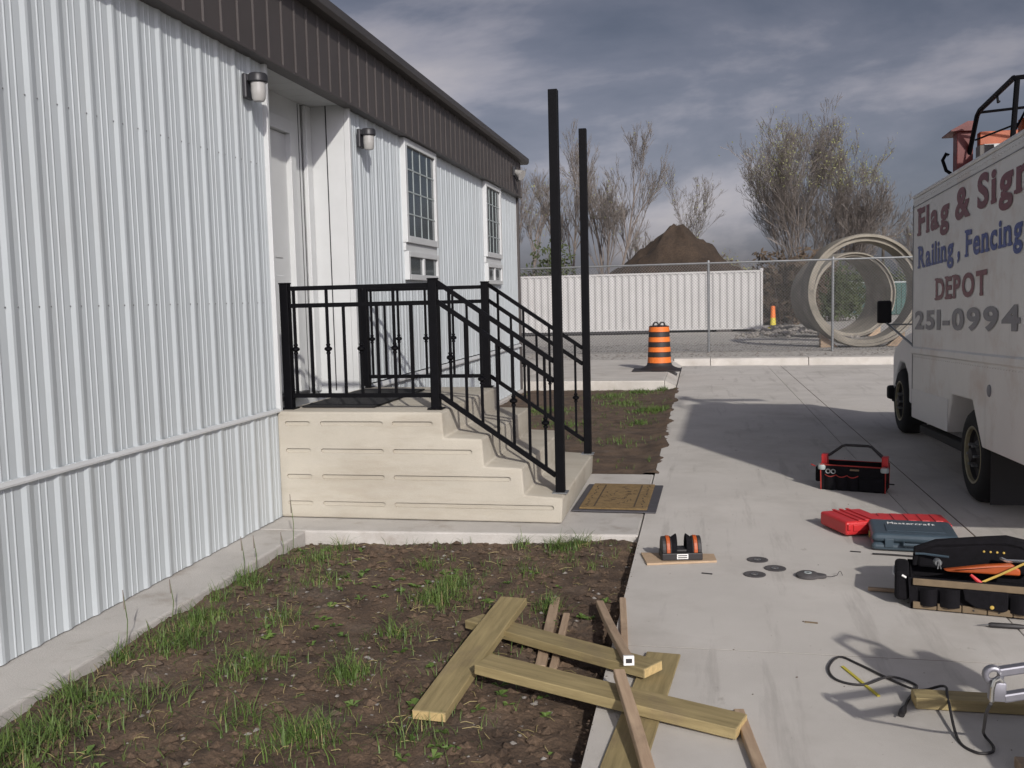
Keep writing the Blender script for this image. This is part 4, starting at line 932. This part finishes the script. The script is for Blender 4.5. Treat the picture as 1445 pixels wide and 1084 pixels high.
# white word on the lid
x = 0; V = []; F = []
for ch in 'Mastercraft':
    v, f = glyph(ch, .03); x0 = min(a for a, b_ in v); x1 = max(a for a, b_ in v); off = len(V); V += [(a-x0+x, b_) for a, b_ in v]; F += [tuple(i+off for i in p_) for p_ in f]; x += x1-x0+.06
mw = max(a for a, b_ in V); me = bpy.data.meshes.new('lettering'); me.from_pydata([(-.14+.28*a/mw, .055+.085*b_, .1135) for a, b_ in V], [], F); me.materials.append(M_white); put('lettering', me, lid)
tag(board('steel_bar', (1.02, 5.90, .010), (1.26, 5.86, .010), .018, .008, M_bblk, 'thin dark bar at the front edge of the navy case', 'bar', group='small items on the sidewalk'), 'thin dark bar at the front edge of the navy case', 'bar')

# large black tool bag
t = thing('large_tool_bag', 'large open black tool bag with tan strips and many pockets', 'tool bag', (1.40, 4.99, .001), (0, 0, R(-11)))
bw, bd, bh = .345, .16, .165
b = MB(); b.add([(-bw,-bd,0),(bw,-bd,0),(bw,bd,0),(-bw,bd,0),(-bw-.012,-bd-.008,bh),(bw+.012,-bd-.008,bh),(bw+.012,bd+.008,bh),(-bw-.012,bd+.008,bh)], [(0,3,2,1),(0,1,5,4),(1,2,6,5),(2,3,7,6),(3,0,4,7)])
b.bx(-bw+.02, bw-.02, -bd+.02, bd-.02, .01, .09); b.build('body', M_nylon, t)
MB().add([(-bw+.02,-bd+.02,.09),(bw-.02,-bd+.02,.09),(bw-.02,bd-.02,.09),(-bw+.02,bd-.02,.09),(-bw,-bd+.006,bh),(bw,-bd+.006,bh),(bw,bd-.006,bh),(-bw,bd-.006,bh)], [(0,1,5,4),(1,2,6,5),(2,3,7,6),(3,0,4,7)]).build('lining', M_nylon, t, fix=False)
MB().bx(-bw+.01, bw+.01, -bd-.020, -bd-.008, bh-.038, bh-.004).build('upper_strip', M_tan, t, bevel=.003)
for k in range(6):
    x0 = -bw+.012+k*.112; MB().bx(x0, x0+.108, -bd-.016, -bd-.001, .006, .040).build('lower_strip', M_tan, t, bevel=.003)
    MB().lathe([(0, -.003), (.004, -.002), (.005, 0)], (x0+.05, -bd-.0165, .023), 8, 'y').build('rivet', M_bblk, t)
for x0, w_, z1 in ((-.30, .075, .115), (-.21, .09, .122), (.10, .10, .118), (.215, .10, .118)):
    p = MB(); pts = [(x0+w_*j/6, -bd-.016-.022*math.sin(math.pi*j/6)) for j in range(7)]
    p.add([(a, c_, .028) for a, c_ in pts] + [(a, c_-.003, z1) for a, c_ in pts], [(j, j+1, 8+j, 7+j) for j in range(6)]); p.build('pocket', M_nylon, t, smooth='all')
MB().prism([(-.11, .13), (-.10, .075), (-.05, .042), (.07, .030), (.09, .042), (.09, .13)], -bd-.034, -bd-.0165, 'xz').build('flap', M_nylon, t, bevel=.006)
MB().lathe([(0, -.004), (.008, -.003), (.010, 0)], (.02, -bd-.0345, .052), 12, 'y').build('snap', M_ochre, t, smooth=True)
ep = MB().bx(-bw-.075, -bw-.005, -bd+.01, bd-.05, .03, .185).build('end_pouch', M_nylon, t, bevel=.022, seg=3)
MB().tube([(-bw-.077, -.10, .150), (-bw-.080, -.02, .140), (-bw-.077, .06, .150)], .005, 5).tube([(-bw-.04, -bd+.008, .165), (-bw-.02, -bd+.004, .155)], .006, 5).build('reflective_trim', M_white, ep)
# carrying arch of the bag with pads
MB().tube([(-bw+.02, .06, bh), (-bw+.03, .07, bh+.085), (-.22, .08, bh+.118), (0, .085, bh+.142), (.10, .085, bh+.152), (.17, .085, bh+.14), (.215, .08, bh+.10), (.23, .08, bh+.01)], [.012, .018, .024, .03, .033, .032, .026, .012], 8).build('carry_handle', M_nylon, t, smooth=True)
MB().prism([(-.31, bh-.01), (-.31, bh+.07), (-.26, bh+.105), (-.15, bh+.11), (-.03, bh+.135), (.10, bh+.15), (.17, bh+.135), (.215, bh+.10), (.235, bh+.05), (.235, bh-.01)], .06, .105, 'xz').build('top_flap', M_nylon, t, bevel=.012)
for k in range(4): MB().lathe([(0, -.003), (.005, -.002), (.006, 0)], (.0+k*.03, .057, bh+.098), 8, 'y').build('stud', M_ochre, t)
tag(MB().tube([(1.09, 5.08, .235), (1.13, 5.08, .235), (1.24, 5.03, .235)], .006, 6).build('screwdriver', M_navy, smooth=True), 'dark blue handled screwdriver sticking out of the left end of the large bag', 'screwdriver', 'tools in the large bag')
o = MB().prism([(1.20, .185), (1.40, .215), (1.52, .225), (1.56, .195), (1.56, .165), (1.40, .170), (1.22, .176)], 4.96, 5.0, 'xz').build('hand_saw', M_ora, bevel=.010, seg=3); tag(o, 'orange tool handle lying inside the large black tool bag', 'tool', 'tools in the large bag')
tag(MB().tube([(1.345, 4.86, .155), (1.45, 4.90, .19), (1.60, 4.95, .25)], .006, 6).build('folding_rule', M_ochre), 'thin yellow rod leaning out of the large black tool bag', 'rod', 'tools in the large bag')
tag(MB().tube([(1.345, 4.845, .12), (1.34, 4.845, .16), (1.30, 4.86, .195)], [.014, .012, .007], 8).build('pliers', M_redp, smooth=True), 'red handled pliers clipped over the edge of the large bag', 'pliers', 'tools in the large bag')
tag(MB().lathe([(0, .02), (.015, .02), (.019, .014), (.019, -.014), (.015, -.02), (0, -.02)], (1.17, 4.96, .225), 18, 'y').tube([(1.165, 4.93, .20), (1.17, 4.93, .24), (1.18, 4.93, .20)], .004, 6).build('tape_measure', M_galv, smooth=True), 'small dark metal tape measure on the left end of the large bag', 'tape measure', 'tools in the large bag')
tag(MB().tube([(1.47, 4.98, .25), (1.50, 4.99, .235), (1.62, 4.98, .235)], .009, 6).build('wrench', M_chrome, smooth=True), 'steel wrench lying across the right side of the large bag', 'wrench', 'tools in the large bag')
board('stake', (.873, 5.165, .022), (1.10, 5.125, .022), .024, .018, M_stick, 'wooden stake poking out behind the left end of the large bag', 'stick')
t = thing('chisel', 'dark handled pointed tool on the pavement in front of the large bag', 'chisel', (1.31, 4.66, .014), (0, 0, R(-4)))
MB().tube([(.02, 0, 0), (.03, 0, 0), (.14, 0, 0), (.17, 0, 0)], [.008, .013, .013, .010], 8).build('handle', M_bblk, t, smooth=True); MB().tube([(-.03, 0, -.004), (.02, 0, 0)], [.001, .005], 6).build('tip', M_chrome, t)

# extension cord
pts = [(.751,3.654),(.793,3.769),(.837,3.857),(.844,3.917),(.757,3.949),(.638,3.88),(.543,3.918),(.528,4.044),(.589,4.175),(.659,4.10),(.746,3.965),(.844,3.858),(.928,3.805),(.918,3.70),(.890,3.448),(.921,3.35),(.971,3.352),(.995,3.399),(.975,3.44),(.93,3.28),(.885,3.10),(.868,2.995)]
zz = [.008,.006,.006,.006,.018,.006,.006,.006,.006,.006,.008,.006,.050,.046,.006,.006,.006,.006,.03,.13,.26,.335]
P = []
for i in range(len(pts)-1):
    p = [Vector((*pts[max(0,min(len(pts)-1,i+k))], zz[max(0,min(len(pts)-1,i+k))])) for k in (-1,0,1,2)]
    for s in range(6):
        u = s/6; P.append(.5*((2*p[1])+(-p[0]+p[2])*u+(2*p[0]-5*p[1]+4*p[2]-p[3])*u*u+(-p[0]+3*p[1]-3*p[2]+p[3])*u**3))
t = thing('power_cord', 'black power cord looping over the sidewalk to the saw', 'cord')
MB().tube(P, .0052, 7).build('cable', M_bblk, t, smooth=True)
MB().tube([(.757, 3.67, .013), (.742, 3.63, .013), (.733, 3.605, .012)], [.008, .014, .013], 8).tube([(.731, 3.60, .016), (.722, 3.58, .016)], .003, 5).build('plug', M_bblk, t, smooth=True)
tag(MB().bar((.588, 4.071, .004), (.684, 3.782, .004), .012, .005).build('marker_stick', M_yel), 'thin yellow stick on the sidewalk under the cord loop', 'stick')
board('timber_block', (.80, 3.725, .048), (1.75, 3.715, .048), .09, .044, M_pine, 'treated timber under the saw at the right edge', 'board', group='timbers under the saw')
board('timber_block', (1.02, 3.22, .040), (1.8, 3.20, .040), .10, .038, M_stick, 'second timber at the bottom right corner', 'board', group='timbers under the saw')
# mitre saw on a crate (mostly outside the picture; its outrigger arm and its shadow are seen)
tag(MB().bx(1.20, 1.72, 2.72, 3.22, .06, .295).build('saw_crate', M_bblk, bevel=.01), 'black crate under the mitre saw at the right edge', 'crate')
t = thing('mitre_saw', 'grey metal mitre saw with outrigger arm at the right edge', 'saw', (1.42, 2.98, .297))
MB().bx(-.20, .28, -.16, .20, 0, .05).build('base', M_alu, t, bevel=.012); MB().lathe([(0, .05), (.14, .05), (.15, .056), (.15, .066), (0, .068)], (.02, .0, 0), 32).build('turntable', M_alu, t, smooth=True)
MB().bx(-.20, .26, .09, .12, .068, .14).build('fence', M_alu, t, bevel=.006)
MB().bx(.04, .12, .14, .24, .05, .34).build('pivot_post', M_alu, t, bevel=.015)
MB().lathe([(0, -.012), (.165, -.012), (.175, 0), (.165, .03), (0, .03)], (-.02, -.02, .29), 36, 'x').build('blade_guard', M_alu, t, smooth=True)
MB().lathe([(0, .0), (.127, .0), (.127, .003), (0, .003)], (-.04, -.02, .235), 36, 'x').build('blade', M_chrome, t)
MB().cyl((-.16, .05, .31), (.20, .05, .31), .075, n=20).build('motor', M_bblk, t, smooth=True)
MB().tube([(-.13, .03, .40), (-.14, .06, .48), (-.05, .06, .52), (.03, .05, .47), (.03, .03, .40)], .018, 8).build('handle', M_bblk, t, smooth=True)
MB().bar((-.535, .02, .135), (-.18, .02, .215), .03, .028).build('outrigger_arm', M_alu, t, bevel=.006)
MB().bar((-.52, .02, .055), (-.18, .02, .135), .03, .028).build('outrigger_arm', M_alu, t, bevel=.006)
MB().lathe([(.014, -.014), (.026, -.014), (.031, -.008), (.031, .008), (.026, .014), (.014, .014)], (-.548, .02, .125), 20, 'y', closed=True).bx(-.560, -.512, .006, .034, .045, .105).build('arm_end', M_alu, t, smooth=True, bevel=.004)
MB().tube([(-.556, -.002, .05), (-.556, -.006, .09), (-.550, -.006, .115), (-.538, -.006, .125), (-.528, -.004, .115)], .007, 8).build('clevis', M_chrome, t, smooth=True)
# leaves, scraps on pavement
rr = random.Random(77)
for i, (x, y, lab) in enumerate(((.03, 5.38, 'dark sliver of debris between plywood and cutting discs'), (.93, 5.95, 'small dark twig on the sidewalk left of the navy case'), (.52, 4.62, 'tiny pale scrap on the sidewalk near the slab joint'))):
    tag(MB().bar((x-.03, y, .004), (x+.03, y-.012, .004), .008, .005).build('debris', M_bblk if i < 2 else M_tan), lab, 'debris', 'bits of debris on the sidewalk')
